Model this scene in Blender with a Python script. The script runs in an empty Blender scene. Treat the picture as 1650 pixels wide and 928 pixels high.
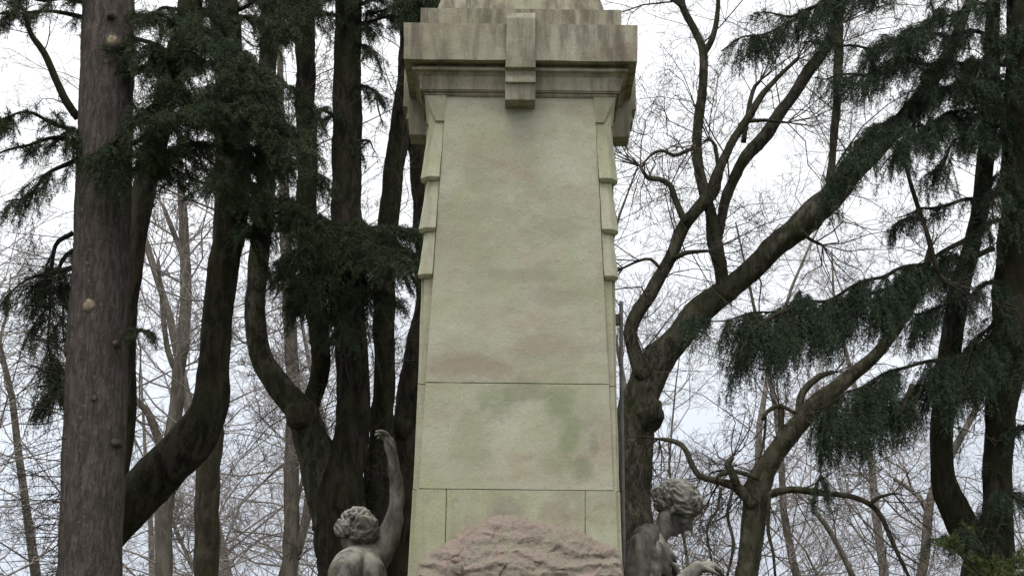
import bpy, bmesh, math, random
import numpy as np
from mathutils import Vector, Matrix, noise as mnoise

R = math.radians
scene = bpy.context.scene
COL = scene.collection

# ------------------------------------------------------------------ camera
F = 2600.0                      # focal length in photo pixels (photo is 1650 x 928)
PW, PH = 1650.0, 928.0
PITCH, ROLL = R(15.0), R(0.63)
CAM = Vector((0.0, 0.0, 1.6))
fw = Vector((0, math.cos(PITCH), math.sin(PITCH)))
rt = Vector((1, 0, 0))
up = rt.cross(fw)
rt2 = rt * math.cos(ROLL) + up * math.sin(ROLL)
up2 = up * math.cos(ROLL) - rt * math.sin(ROLL)
cd = bpy.data.cameras.new('camera')
cam = bpy.data.objects.new('camera', cd)
COL.objects.link(cam)
m = Matrix.Identity(4)
for i in range(3):
    m[i][0], m[i][1], m[i][2], m[i][3] = rt2[i], up2[i], -fw[i], CAM[i]
cam.matrix_world = m
cd.sensor_fit = 'HORIZONTAL'
cd.sensor_width = 36.0
cd.lens = 36.0 * F / PW
cd.clip_start, cd.clip_end = 0.05, 3000.0
scene.camera = cam

# ------------------------------------------------------------------ sky, sun, exposure
SUN_EL, SUN_AZ = R(64), R(200)          # azimuth clockwise from +Y (behind the camera, a little left)
world = bpy.data.worlds.new('World')
scene.world = world
world.use_nodes = True
nt = world.node_tree
bg = nt.nodes['Background']
sky = nt.nodes.new('ShaderNodeTexSky')
sky.sky_type = 'NISHITA'
sky.sun_disc = False
sky.sun_elevation, sky.sun_rotation = SUN_EL, SUN_AZ
sky.dust_density = 4.0
tc = nt.nodes.new('ShaderNodeTexCoord')
sep = nt.nodes.new('ShaderNodeSeparateXYZ')
nt.links.new(tc.outputs['Generated'], sep.inputs[0])
ramp = nt.nodes.new('ShaderNodeValToRGB')      # overcast layer: bluish low down, white higher up
e = ramp.color_ramp.elements
e[0].position, e[0].color = 0.02, (0.52, 0.57, 0.66, 1)
e[1].position, e[1].color = 0.60, (1.0, 1.0, 1.0, 1)
k = ramp.color_ramp.elements.new(0.16); k.color = (0.66, 0.71, 0.79, 1)
k = ramp.color_ramp.elements.new(0.30); k.color = (0.92, 0.94, 0.96, 1)
nt.links.new(sep.outputs['Z'], ramp.inputs[0])
cn = nt.nodes.new('ShaderNodeTexNoise')
cn.inputs['Scale'].default_value = 3.0
cn.inputs['Detail'].default_value = 4.0
nt.links.new(tc.outputs['Generated'], cn.inputs['Vector'])
cr = nt.nodes.new('ShaderNodeMapRange')
cr.inputs[1].default_value, cr.inputs[2].default_value = 0.3, 0.7
cr.inputs[3].default_value, cr.inputs[4].default_value = 7.6, 10.4
nt.links.new(cn.outputs['Fac'], cr.inputs[0])
sc = nt.nodes.new('ShaderNodeVectorMath'); sc.operation = 'SCALE'
nt.links.new(ramp.outputs[0], sc.inputs[0]); nt.links.new(cr.outputs[0], sc.inputs['Scale'])
mx = nt.nodes.new('ShaderNodeMix'); mx.data_type = 'RGBA'
mx.inputs[0].default_value = 0.90
nt.links.new(sky.outputs[0], mx.inputs[6]); nt.links.new(sc.outputs[0], mx.inputs[7])
nt.links.new(mx.outputs[2], bg.inputs[0])
bg.inputs[1].default_value = 0.10
sl = bpy.data.lights.new('sun', 'SUN')
sl.energy, sl.angle, sl.color = 1.3, R(30), (1.0, 0.97, 0.92)
so = bpy.data.objects.new('sun', sl)
COL.objects.link(so)
sd = Vector((math.sin(SUN_AZ) * math.cos(SUN_EL), math.cos(SUN_AZ) * math.cos(SUN_EL), math.sin(SUN_EL)))
so.rotation_euler = sd.to_track_quat('Z', 'Y').to_euler()
so.location = sd * 60
vs = scene.view_settings
vs.view_transform, vs.look = 'Standard', 'None'
vs.gamma, vs.use_curve_mapping = 1.0, False
vs.exposure = 0.58
scene.cycles.max_bounces = 6
scene.cycles.diffuse_bounces = 3
scene.cycles.glossy_bounces = 2
scene.cycles.filter_width = 1.5


# ------------------------------------------------------------------ projection helpers
def at(px, py, Y):
    """the point of the plane y = Y that a pixel of the photo looks at"""
    d = fw * F + rt2 * (px - PW / 2) - up2 * (py - PH / 2)
    return CAM + d * (Y / d.y)


def ppm(p):
    """photo pixels per metre at point p"""
    return F / (Vector(p) - CAM).dot(fw)


# ------------------------------------------------------------------ mesh helpers
def mesh_np(name, verts, faces_list, smooth=False):
    verts = np.asarray(verts, np.float32)
    me = bpy.data.meshes.new(name)
    me.vertices.add(len(verts))
    me.vertices.foreach_set('co', verts.ravel())
    loops, starts, pos = [], [], 0
    for f in faces_list:
        f = np.asarray(f, np.int32)
        if len(f) == 0:
            continue
        k = f.shape[1]
        loops.append(f.ravel())
        starts.append(pos + np.arange(len(f), dtype=np.int32) * k)
        pos += f.size
    loops = np.concatenate(loops); starts = np.concatenate(starts)
    me.loops.add(len(loops)); me.loops.foreach_set('vertex_index', loops)
    me.polygons.add(len(starts)); me.polygons.foreach_set('loop_start', starts)
    if smooth:
        me.polygons.foreach_set('use_smooth', np.ones(len(starts), bool))
    me.update(calc_edges=True)
    me.validate()
    return me


def root_loc(o):
    while o.parent:
        o = o.parent
    return np.array(o.location)


def obj(name, verts, faces_list, mat, parent=None, smooth=False):
    """one mesh object; verts are world coordinates"""
    v = np.asarray(verts, np.float64)
    if parent is not None:
        v = v - root_loc(parent)
    me = mesh_np(name, v, faces_list, smooth)
    me.materials.append(mat)
    o = bpy.data.objects.new(name, me)
    COL.objects.link(o)
    o.parent = parent
    return o


def obj_bm(name, bm, mat, parent=None, smooth=False):
    if parent is not None:
        bmesh.ops.translate(bm, verts=bm.verts, vec=-Vector(root_loc(parent)))
    me = bpy.data.meshes.new(name)
    bm.to_mesh(me); bm.free()
    if smooth:
        me.polygons.foreach_set('use_smooth', np.ones(len(me.polygons), bool))
    me.materials.append(mat)
    o = bpy.data.objects.new(name, me)
    COL.objects.link(o)
    o.parent = parent
    return o


def thing(name, label, cat, loc, group=None):
    o = bpy.data.objects.new(name, None)
    COL.objects.link(o)
    o.location = loc
    o.empty_display_size = 0.2
    o['label'] = label; o['category'] = cat
    if group:
        o['group'] = group
    return o


def catmull(P, step):
    """resample a polyline (n,k) smoothly at about `step` metres (first three columns are the position)"""
    P = np.asarray(P, float)
    if len(P) < 3:
        n = max(2, int(np.linalg.norm(P[-1, :3] - P[0, :3]) / step) + 1)
        t = np.linspace(0, 1, n)[:, None]
        return P[0] * (1 - t) + P[-1] * t
    Q = np.vstack([2 * P[0] - P[1], P, 2 * P[-1] - P[-2]])
    out = []
    for i in range(1, len(Q) - 2):
        p0, p1, p2, p3 = Q[i - 1], Q[i], Q[i + 1], Q[i + 2]
        n = max(2, int(np.linalg.norm(p2[:3] - p1[:3]) / step))
        t = np.linspace(0, 1, n, endpoint=False)[:, None]
        out.append(0.5 * (2 * p1 + (p2 - p0) * t + (2 * p0 - 5 * p1 + 4 * p2 - p3) * t ** 2
                          + (3 * p1 - p0 - 3 * p2 + p3) * t ** 3))
    out.append(P[-1:])
    return np.vstack(out)


def frames(P):
    T = np.gradient(P, axis=0)
    T /= np.linalg.norm(T, axis=1)[:, None] + 1e-9
    ref = np.array([0.0, 1.0, 0.0]) if abs(T[0, 1]) < 0.9 else np.array([1.0, 0, 0])
    A = np.zeros_like(P); B = np.zeros_like(P)
    a = ref - T[0] * T[0].dot(ref); a /= np.linalg.norm(a)
    for i in range(len(P)):
        a = a - T[i] * T[i].dot(a); a /= np.linalg.norm(a) + 1e-9
        A[i] = a; B[i] = np.cross(T[i], a)
    return T, A, B


def tube(P, rad, sides=14, rough=0.06, seed=0, ribs=0.0):
    """verts, quads, (cap ngon) of a tube with an uneven, lumpy skin"""
    P = np.asarray(P, float); rad = np.asarray(rad, float)
    n = len(P)
    T, A, B = frames(P)
    rs = np.random.RandomState(seed)
    th = np.linspace(0, 2 * math.pi, sides, endpoint=False)
    s = np.concatenate([[0], np.cumsum(np.linalg.norm(np.diff(P, axis=0), axis=1))])
    mod = np.zeros((n, sides))
    for _ in range(9):
        kth = rs.randint(1, 4); ks = rs.uniform(1.0, 16.0)
        mod += rs.uniform(0.3, 1.0) / (1 + ks * 0.09) * np.sin(kth * th[None, :] + ks * s[:, None] + rs.uniform(0, 6.28))
    mod *= rough / 1.6
    mod += rs.normal(0, rough * 0.28, (n, sides))
    if ribs:
        ph = rs.uniform(0, 6.28, sides)
        mod += ribs * np.sin(ph[None, :] + 3.0 * np.sin(s[:, None] * 2.0 + ph[None, :]))
    rr = rad[:, None] * (1 + mod)
    V = P[:, None, :] + rr[..., None] * (np.cos(th)[None, :, None] * A[:, None, :] + np.sin(th)[None, :, None] * B[:, None, :])
    V = V.reshape(-1, 3)
    i = np.arange(n - 1)[:, None] * sides; j = np.arange(sides)[None, :]
    jn = (j + 1) % sides
    quads = np.stack([i + j, i + jn, i + sides + jn, i + sides + j], -1).reshape(-1, 4)
    V = np.vstack([V, P[0], P[-1]])
    a, b = len(V) - 2, len(V) - 1
    j = np.arange(sides); jn = (j + 1) % sides
    tris = np.vstack([np.stack([jn, j, np.full(sides, a)], -1),
                      np.stack([(n - 1) * sides + j, (n - 1) * sides + jn, np.full(sides, b)], -1)])
    return V, quads, tris


def merge(parts):
    V, Q, Tt, off = [], [], [], 0
    for v, q, t in parts:
        V.append(v); Q.append(np.asarray(q).reshape(-1, 4) + off); Tt.append(np.asarray(t).reshape(-1, 3) + off)
        off += len(v)
    return np.vstack(V), np.vstack(Q), np.vstack(Tt)


def twig_mesh(polys, sides=3):
    """polys: list of (pts (n,3), r0, r1) -> verts, quads; all thin tubes in one numpy pass per length"""
    by = {}
    for p, r0, r1 in polys:
        by.setdefault(len(p), []).append((p, r0, r1))
    V, Q, off = [], [], 0
    for n, L in by.items():
        P = np.array([p for p, _, _ in L])
        t = np.linspace(0, 1, n)
        rad = np.array([r0 for _, r0, _ in L])[:, None] * (1 - t) + np.array([r1 for _, _, r1 in L])[:, None] * t
        T = np.gradient(P, axis=1)
        T /= np.linalg.norm(T, axis=2, keepdims=True) + 1e-9
        ref = np.zeros_like(T); ref[..., 0] = 0.31; ref[..., 1] = 0.9; ref[..., 2] = 0.29
        A = np.cross(T, ref); A /= np.linalg.norm(A, axis=2, keepdims=True) + 1e-9
        B = np.cross(T, A)
        th = np.linspace(0, 2 * math.pi, sides, endpoint=False)
        W = P[:, :, None, :] + rad[:, :, None, None] * (np.cos(th)[:, None] * A[:, :, None, :] + np.sin(th)[:, None] * B[:, :, None, :])
        m_ = len(L)
        V.append(W.reshape(-1, 3))
        b = (np.arange(m_) * n * sides)[:, None, None]; i = (np.arange(n - 1) * sides)[None, :, None]; j = np.arange(sides)[None, None, :]
        jn = (j + 1) % sides
        Q.append(np.stack([b + i + j, b + i + jn, b + i + sides + jn, b + i + sides + j], -1).reshape(-1, 4) + off)
        off += m_ * n * sides
    return np.vstack(V), np.vstack(Q)


# ------------------------------------------------------------------ materials
class NT:
    """tiny node-building helper"""
    def __init__(self, name):
        self.m = bpy.data.materials.new(name)
        self.m.use_nodes = True
        self.t = self.m.node_tree
        self.bsdf = self.t.nodes['Principled BSDF']
        self.tc = self.t.nodes.new('ShaderNodeTexCoord')

    def n(self, typ, **kw):
        o = self.t.nodes.new(typ)
        for k_, v in kw.items():
            setattr(o, k_, v)
        return o

    def l(self, a, b):
        self.t.links.new(a, b)

    def noise(self, scale, detail=5.0, rough=0.6, stretch=None, dist=0.0, off=0.0):
        o = self.n('ShaderNodeTexNoise')
        o.inputs['Scale'].default_value = scale
        o.inputs['Detail'].default_value = detail
        o.inputs['Roughness'].default_value = rough
        o.inputs['Distortion'].default_value = dist
        mp = self.n('ShaderNodeMapping')
        mp.inputs['Scale'].default_value = stretch or (1, 1, 1)
        mp.inputs['Location'].default_value = (off, off * 1.7, off * 0.6)
        self.l(self.tc.outputs['Object'], mp.inputs[0]); self.l(mp.outputs[0], o.inputs['Vector'])
        return o.outputs['Fac']

    def ramp(self, fac, lo, hi):
        o = self.n('ShaderNodeMapRange')
        o.interpolation_type = 'SMOOTHSTEP'
        o.inputs[1].default_value, o.inputs[2].default_value = lo, hi
        self.l(fac, o.inputs[0])
        return o.outputs[0]

    def mix(self, fac, a, b, mode='MIX'):
        o = self.n('ShaderNodeMix', data_type='RGBA', blend_type=mode)
        for sock, v in ((o.inputs[0], fac), (o.inputs[6], a), (o.inputs[7], b)):
            if isinstance(v, (tuple, list)):
                sock.default_value = (*v, 1.0) if len(v) == 3 else v
            elif isinstance(v, (int, float)):
                sock.default_value = v
            else:
                self.l(v, sock)
        return o.outputs[2]

    def math(self, op, a, b=0.0):
        o = self.n('ShaderNodeMath', operation=op)
        for sock, v in ((o.inputs[0], a), (o.inputs[1], b)):
            if isinstance(v, (int, float)):
                sock.default_value = v
            else:
                self.l(v, sock)
        return o.outputs[0]

    def blob(self, c, radii, wob=0.5, scale=4.0):
        """a stain of its own shape: soft ellipsoid round c, its edge broken by noise"""
        mp = self.n('ShaderNodeMapping', vector_type='POINT')
        mp.inputs['Scale'].default_value = tuple(1 / r for r in radii)
        mp.inputs['Location'].default_value = tuple(-c[i] / radii[i] for i in range(3))
        self.l(self.tc.outputs['Object'], mp.inputs[0])
        ln = self.n('ShaderNodeVectorMath', operation='LENGTH')
        self.l(mp.outputs[0], ln.inputs[0])
        d = self.math('ADD', ln.outputs['Value'], self.math('MULTIPLY', self.math('SUBTRACT', self.noise(scale, 9, 0.72), 0.5), wob * 5))
        o = self.n('ShaderNodeMapRange'); o.interpolation_type = 'SMOOTHSTEP'
        o.inputs[1].default_value, o.inputs[2].default_value = 1.15, 0.35
        self.l(d, o.inputs[0])
        return o.outputs[0]

    def upness(self, lo, hi):
        g = self.n('ShaderNodeNewGeometry')
        s = self.n('ShaderNodeSeparateXYZ')
        self.l(g.outputs['Normal'], s.inputs[0])
        return self.ramp(s.outputs['Z'], lo, hi)

    def bump(self, h, strength=0.5, dist=0.01):
        o = self.n('ShaderNodeBump')
        o.inputs['Strength'].default_value = strength
        o.inputs['Distance'].default_value = dist
        self.l(h, o.inputs['Height']); self.l(o.outputs[0], self.bsdf.inputs['Normal'])

    def done(self, col, rough=0.85, spec=0.25):
        if isinstance(col, tuple):
            self.bsdf.inputs['Base Color'].default_value = (*col, 1)
        else:
            self.l(col, self.bsdf.inputs['Base Color'])
        if isinstance(rough, (int, float)):
            self.bsdf.inputs['Roughness'].default_value = rough
        else:
            self.l(rough, self.bsdf.inputs['Roughness'])
        self.bsdf.inputs['Specular IOR Level'].default_value = spec
        return self.m


def stone_mat(name, base, soil=0.5, streaks=0.0, green=0.5, off=0.0, stains=()):
    t = NT(name)
    col = t.mix(t.ramp(t.noise(2.2, 6, 0.65, off=off), 0.35, 0.68), base, tuple(c * f for c, f in zip(base, (0.77, 0.76, 0.71))))
    # algae and pinkish soil patches
    col = t.mix(t.math('MULTIPLY', t.ramp(t.noise(3.1, 6, 0.6, dist=0.6, off=off + 3), 0.46, 0.70), green), col, tuple(c * f for c, f in zip(base, (0.78, 0.87, 0.64))))
    col = t.mix(t.math('MULTIPLY', t.ramp(t.noise(2.6, 7, 0.68, (1, 1, 2.2), off=off + 9), 0.50, 0.72), soil), col, tuple(c * f for c, f in zip(base, (0.80, 0.66, 0.62))))
    # thin cloudy dark grime
    col = t.mix(t.math('MULTIPLY', t.ramp(t.noise(7.0, 8, 0.75, (1, 1, 1.6), off=off + 5), 0.52, 0.74), 0.6), col, tuple(c * 0.55 for c in base))
    if streaks:
        s = t.ramp(t.noise(13.0, 5, 0.7, (1, 1, 0.16), off=off + 2), 0.38, 0.64)
        s2 = t.ramp(t.noise(2.4, 4, 0.6, (1, 1, 0.5), off=off + 7), 0.30, 0.54)
        col = t.mix(t.math('MULTIPLY', t.math('MULTIPLY', s, s2), streaks), col, (0.085, 0.070, 0.056))
    for c, rad, tint, amt in stains:
        col = t.mix(t.math('MULTIPLY', t.blob(c, rad), amt), col, tint)
    # speckle of the granite
    sp = t.noise(90, 3, 0.7)
    col = t.mix(t.math('MULTIPLY', t.ramp(sp, 0.54, 0.72), 0.6), col, tuple(c * 0.45 for c in base))
    col = t.mix(t.math('MULTIPLY', t.ramp(t.noise(75, 2, 0.6, off=11), 0.62, 0.78), 0.28), col, tuple(min(0.8, c * 1.4) for c in base))
    h = t.math('ADD', t.math('MULTIPLY', t.noise(60, 4, 0.7), 0.5), t.noise(9, 6, 0.7))
    t.bump(h, 0.5, 0.010)
    return t.done(col, 0.9, 0.2)


STONE = (0.440, 0.432, 0.340)
M = {}
_yf = -0.58


def _st(px, py, rx, rz, tint, amt):
    p_ = at(px, py, 9.05)
    return ((p_.x - at(838, 500, 9.05).x, _yf, p_.z), (rx, 0.5, rz), tint, amt)


MOSS = (0.225, 0.255, 0.145)
M['stone'] = stone_mat('pale stone', STONE, 0.7, 0.0, 0.6, 0.0, stains=(
    _st(795, 645, 0.14, 0.10, MOSS, 0.55), _st(850, 632, 0.14, 0.08, (0.21, 0.225, 0.15), 0.6), _st(902, 655, 0.10, 0.12, MOSS, 0.7),
    _st(922, 705, 0.085, 0.15, MOSS, 0.75), _st(938, 758, 0.075, 0.13, (0.205, 0.22, 0.14), 0.7), _st(905, 740, 0.10, 0.14, MOSS, 0.4),
    _st(760, 700, 0.12, 0.20, (0.29, 0.31, 0.19), 0.5), _st(960, 720, 0.03, 0.08, (0.19, 0.19, 0.15), 0.4),
    _st(780, 345, 0.30, 0.10, (0.27, 0.28, 0.20), 0.45), _st(890, 372, 0.22, 0.10, (0.25, 0.26, 0.185), 0.45),
    _st(770, 280, 0.14, 0.10, (0.28, 0.28, 0.205), 0.4), _st(900, 480, 0.30, 0.07, (0.29, 0.255, 0.20), 0.45),
    _st(760, 590, 0.30, 0.08, (0.285, 0.225, 0.175), 0.65), _st(900, 560, 0.30, 0.10, (0.305, 0.25, 0.195), 0.6),
    _st(840, 445, 0.26, 0.05, (0.27, 0.265, 0.195), 0.45), _st(840, 175, 0.30, 0.05, (0.27, 0.265, 0.2), 0.45)))
M['stone_low'] = stone_mat('lower stone', (0.41, 0.405, 0.30), 0.5, 0.15, 0.55, 21.0, stains=(
    ((-0.05, -0.6, 2.72), (0.12, 0.5, 0.14), (0.20, 0.18, 0.15), 0.5),
    ((0.22, -0.6, 2.72), (0.12, 0.5, 0.12), (0.24, 0.19, 0.15), 0.4)))
M['stone_pil'] = stone_mat('corner stone', (0.44, 0.43, 0.325), 0.5, 0.25, 0.4, 13.0)
M['stone_top'] = stone_mat('cornice stone', (0.37, 0.345, 0.27), 0.8, 0.72, 0.35, 31.0)
M['stone_key'] = stone_mat('keystone stone', (0.32, 0.305, 0.235), 0.8, 0.6, 0.5, 41.0)
M['rock'] = None


def rock_mat():
    t = NT('pink rough rock')
    col = t.mix(t.ramp(t.noise(3.5, 8, 0.7), 0.42, 0.58), (0.315, 0.245, 0.212), (0.275, 0.240, 0.192))
    col = t.mix(t.ramp(t.noise(9, 7, 0.7, dist=0.8, off=4), 0.50, 0.68), col, (0.29, 0.275, 0.20))
    col = t.mix(t.math('MULTIPLY', t.ramp(t.noise(4, 6, 0.7, off=8), 0.55, 0.68), 0.55), col, (0.15, 0.14, 0.12))
    col = t.mix(t.math('MULTIPLY', t.ramp(t.noise(60, 3, 0.7), 0.56, 0.74), 0.6), col, (0.09, 0.075, 0.065))
    col = t.mix(t.math('MULTIPLY', t.ramp(t.noise(42, 3, 0.7, off=5), 0.62, 0.76), 0.6), col, (0.50, 0.44, 0.40))
    t.bump(t.math('ADD', t.noise(22, 8, 0.75), t.math('MULTIPLY', t.noise(90, 3, 0.7), 0.4)), 0.8, 0.025)
    return t.done(col, 0.92, 0.2)


def statue_mat():
    t = NT('weathered statue stone')
    col = t.mix(t.ramp(t.noise(7, 7, 0.7), 0.35, 0.65), (0.20, 0.188, 0.168), (0.10, 0.093, 0.083))
    col = t.mix(t.math('MULTIPLY', t.ramp(t.noise(14, 6, 0.7, (1, 1, 0.35), off=3), 0.46, 0.62), 0.8), col, (0.04, 0.037, 0.034))
    lich = t.math('MULTIPLY', t.upness(0.25, 0.85), t.ramp(t.noise(6, 7, 0.7, off=6), 0.34, 0.56))
    col = t.mix(t.math('MULTIPLY', lich, 0.8), col, (0.36, 0.35, 0.30))
    col = t.mix(t.math('MULTIPLY', t.ramp(t.noise(6, 5, 0.6, off=12), 0.56, 0.70), 0.5), col, (0.15, 0.155, 0.085))
    t.bump(t.math('ADD', t.noise(30, 7, 0.75), t.noise(110, 3, 0.7)), 0.6, 0.012)
    return t.done(col, 0.88, 0.25)


def bark_mat(name, a, b, moss=0.0, mcol=(0.040, 0.048, 0.018), scale=14.0, stretch=(1, 1, 0.22), lichen=0.0, bump=0.8):
    t = NT(name)
    n1 = t.noise(scale, 7, 0.72, stretch, dist=0.4)
    col = t.mix(t.ramp(n1, 0.40, 0.58), a, b)
    col = t.mix(t.math('MULTIPLY', t.ramp(t.noise(4.0, 5, 0.6, off=5), 0.45, 0.70), 0.5), col, tuple(c * 0.6 for c in a))
    if lichen:
        col = t.mix(t.math('MULTIPLY', t.ramp(t.noise(26, 6, 0.7, off=2), 0.57, 0.68), lichen), col, (0.26, 0.25, 0.20))
    if moss:
        f = t.math('MULTIPLY', t.ramp(t.noise(3.2, 7, 0.7, off=9), 0.36, 0.60), moss)
        col = t.mix(f, col, mcol)
    t.bump(t.math('ADD', n1, t.math('MULTIPLY', t.noise(scale * 4, 4, 0.7, stretch), 0.5)), bump, 0.03)
    return t.done(col, 0.95, 0.12)


def plain_mat(name, a, b, scale=6.0, rough=0.9, spec=0.15):
    t = NT(name)
    col = t.mix(t.ramp(t.noise(scale, 5, 0.65), 0.35, 0.65), a, b)
    return t.done(col, rough, spec)


M['rock'] = rock_mat()
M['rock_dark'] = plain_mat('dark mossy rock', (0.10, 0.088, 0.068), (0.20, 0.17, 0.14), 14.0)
M['statue'] = statue_mat()
_t = NT('dark weathered mantle stone')
_c = _t.mix(_t.ramp(_t.noise(16, 6, 0.7, (1, 1, 0.25)), 0.38, 0.62), (0.115, 0.105, 0.09), (0.055, 0.05, 0.045))
_c = _t.mix(_t.math('MULTIPLY', _t.ramp(_t.noise(9, 6, 0.7, off=4), 0.55, 0.7), 0.6), _c, (0.21, 0.20, 0.17))
_t.bump(_t.noise(40, 6, 0.75), 0.6, 0.012)
M['statue_dark'] = _t.done(_c, 0.9, 0.2)
M['fir_bark'] = bark_mat('fir bark', (0.145, 0.120, 0.110), (0.068, 0.057, 0.051), 0.15, (0.05, 0.053, 0.028), 34, (1, 1, 0.22), 0.55, 1.0)
M['dark_bark'] = bark_mat('dark mossy bark', (0.054, 0.044, 0.035), (0.011, 0.010, 0.008), 0.6, (0.028, 0.033, 0.012), 15, (1, 1, 0.3))
M['mid_bark'] = bark_mat('brown mossy bark', (0.085, 0.070, 0.054), (0.030, 0.025, 0.020), 0.6, (0.036, 0.041, 0.016), 15, (1, 1, 0.3), 0.15)
M['plane_bark'] = bark_mat('grey green bark', (0.105, 0.096, 0.074), (0.022, 0.020, 0.016), 0.65, (0.034, 0.040, 0.016), 16, (1, 1, 0.4), 0.25)
M['olive_bark'] = bark_mat('olive bark', (0.150, 0.136, 0.105), (0.045, 0.040, 0.032), 0.5, (0.055, 0.060, 0.026), 16, (1, 1, 0.4), 0.3)
M['pale_bark'] = bark_mat('pale bark', (0.21, 0.185, 0.155), (0.12, 0.105, 0.088), 0.25, (0.06, 0.065, 0.03), 12, (1, 1, 0.3), 0.2)  # pale bark of the far trees, lightened further: distance haze painted into the colour
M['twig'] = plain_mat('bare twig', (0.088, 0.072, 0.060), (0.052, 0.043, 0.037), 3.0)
M['far_twig'] = plain_mat('far bare twig', (0.34, 0.30, 0.28), (0.23, 0.20, 0.185), 1.0)  # much paler than the near twig: haze and glare put into the colour
M['needle'] = plain_mat('dark conifer needles', (0.026, 0.040, 0.022), (0.062, 0.084, 0.042), 5.0, 0.7, 0.15)
M['cedar'] = plain_mat('cedar needles', (0.030, 0.046, 0.028), (0.058, 0.084, 0.052), 5.0, 0.7, 0.15)
M['shrub'] = plain_mat('yellow green needles', (0.050, 0.072, 0.022), (0.092, 0.110, 0.036), 7.0, 0.7, 0.15)
M['wood'] = plain_mat('pale cut wood', (0.27, 0.23, 0.16), (0.13, 0.105, 0.075), 30.0)
M['iron'] = plain_mat('dark iron', (0.070, 0.068, 0.070), (0.120, 0.110, 0.105), 18.0, 0.6, 0.4)
_t = NT('grass ground')
M['ground'] = _t.done(_t.mix(_t.ramp(_t.noise(0.8, 8, 0.7), 0.35, 0.65), (0.055, 0.075, 0.025), (0.075, 0.062, 0.040)), 0.95, 0.1)

# ------------------------------------------------------------------ ground
g = np.linspace(-1, 1, 81)
g = np.sign(g) * np.abs(g) ** 2.2 * 1200
gx, gy = np.meshgrid(g, g + 20)
gd = np.hypot(gx, gy - 9)
gz = np.where(gd > 6, 0.05 * np.sin(gx * 0.31) * np.cos(gy * 0.27), 0.0) * np.clip((gd - 6) / 10, 0, 1)
nn = 81
ii = np.arange(nn - 1)[:, None] * nn + np.arange(nn - 1)[None, :]
go = obj('ground', np.stack([gx, gy, gz], -1).reshape(-1, 3),
         [np.stack([ii, ii + 1, ii + nn + 1, ii + nn], -1).reshape(-1, 4)], M['ground'])
go['kind'] = 'structure'

# ------------------------------------------------------------------ monument
YF = 9.0                                    # front face of the shaft at its foot
HB = (at(1003, 921, YF).x - at(658, 921, YF).x) / 2
XC = at(830.5, 921, YF).x
YC = YF + HB


def mon(pxl, pxr, py, guess=None):
    """half width and height of a square course whose front edge spans pxl..pxr at row py"""
    hw = HB
    for _ in range(6):
        Y = YC - hw
        a, b = at(pxl, py, Y), at(pxr, py, Y)
        hw = (b.x - a.x) / 2
    return hw, (a.z + b.z) / 2


monument = thing('stone_monument', 'tall tapering pale stone monument with moulded cornice and rough pink rock at its foot', 'monument', (XC, YC, 0))


def rect_course(bm, levels):
    """stack of square sections [(half width, z)] round the monument's axis, closed top and bottom"""
    rings = []
    for hw, z in levels:
        rings.append([bm.verts.new((XC + sx * hw, YC + sy * hw, z)) for sx, sy in ((-1, -1), (1, -1), (1, 1), (-1, 1))])
    for a, b in zip(rings, rings[1:]):
        for i in range(4):
            bm.faces.new((a[i], a[(i + 1) % 4], b[(i + 1) % 4], b[i]))
    bm.faces.new(rings[0][::-1]); bm.faces.new(rings[-1])


def roughen(bm, cut=0.06, amp=0.0025, bev=0.006, seed=0, seg=2):
    """worn edges and a slightly uneven face"""
    if bev:
        bmesh.ops.bevel(bm, geom=[e_ for e_ in bm.edges if e_.calc_face_angle(0) > 0.35], offset=bev, segments=seg, profile=0.6, affect='EDGES', clamp_overlap=True)
    for _ in range(6):
        es = [e_ for e_ in bm.edges if e_.calc_length() > cut * 2]
        if not es or len(bm.verts) > 30000:
            break
        bmesh.ops.subdivide_edges(bm, edges=es, cuts=1, use_grid_fill=True)
    bmesh.ops.triangulate(bm, faces=[f for f in bm.faces if len(f.verts) > 4])
    for v in bm.verts:
        n_ = mnoise.noise_vector(v.co * 7 + Vector((seed, 0, 0))) * amp + mnoise.noise_vector(v.co * 31 + Vector((seed, 5, 0))) * amp * 0.6
        v.co += n_


def block(name, levels, mat, seed=0, bev=0.006, cut=0.05, amp=0.0025):
    bm = bmesh.new()
    rect_course(bm, levels)
    roughen(bm, cut, amp, bev, seed)
    return obj_bm(name, bm, mat, monument)


# central tapering panel: three courses with open joints
P_top = mon(725, 959, 160)
P_j1 = mon(688, 982, 620)
P_j2 = mon(677.5, 989.5, 790)
O_top = mon(691, 991, 158)
O_457 = mon(682, 991.5, 457)
O_618 = mon(674, 994.5, 620)
O_790 = mon(666, 998.5, 790)
O_921 = mon(658.5, 1003, 921)
ZB = 0.92                                     # top of the plinth
slope = (O_921[0] - O_790[0]) / (O_790[1] - O_921[1])
O_base = (O_921[0] + slope * (O_921[1] - ZB), ZB)
g_ = 0.0025
# the panel stands a little proud of the corner strips all the way down
proud = 0.014


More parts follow.
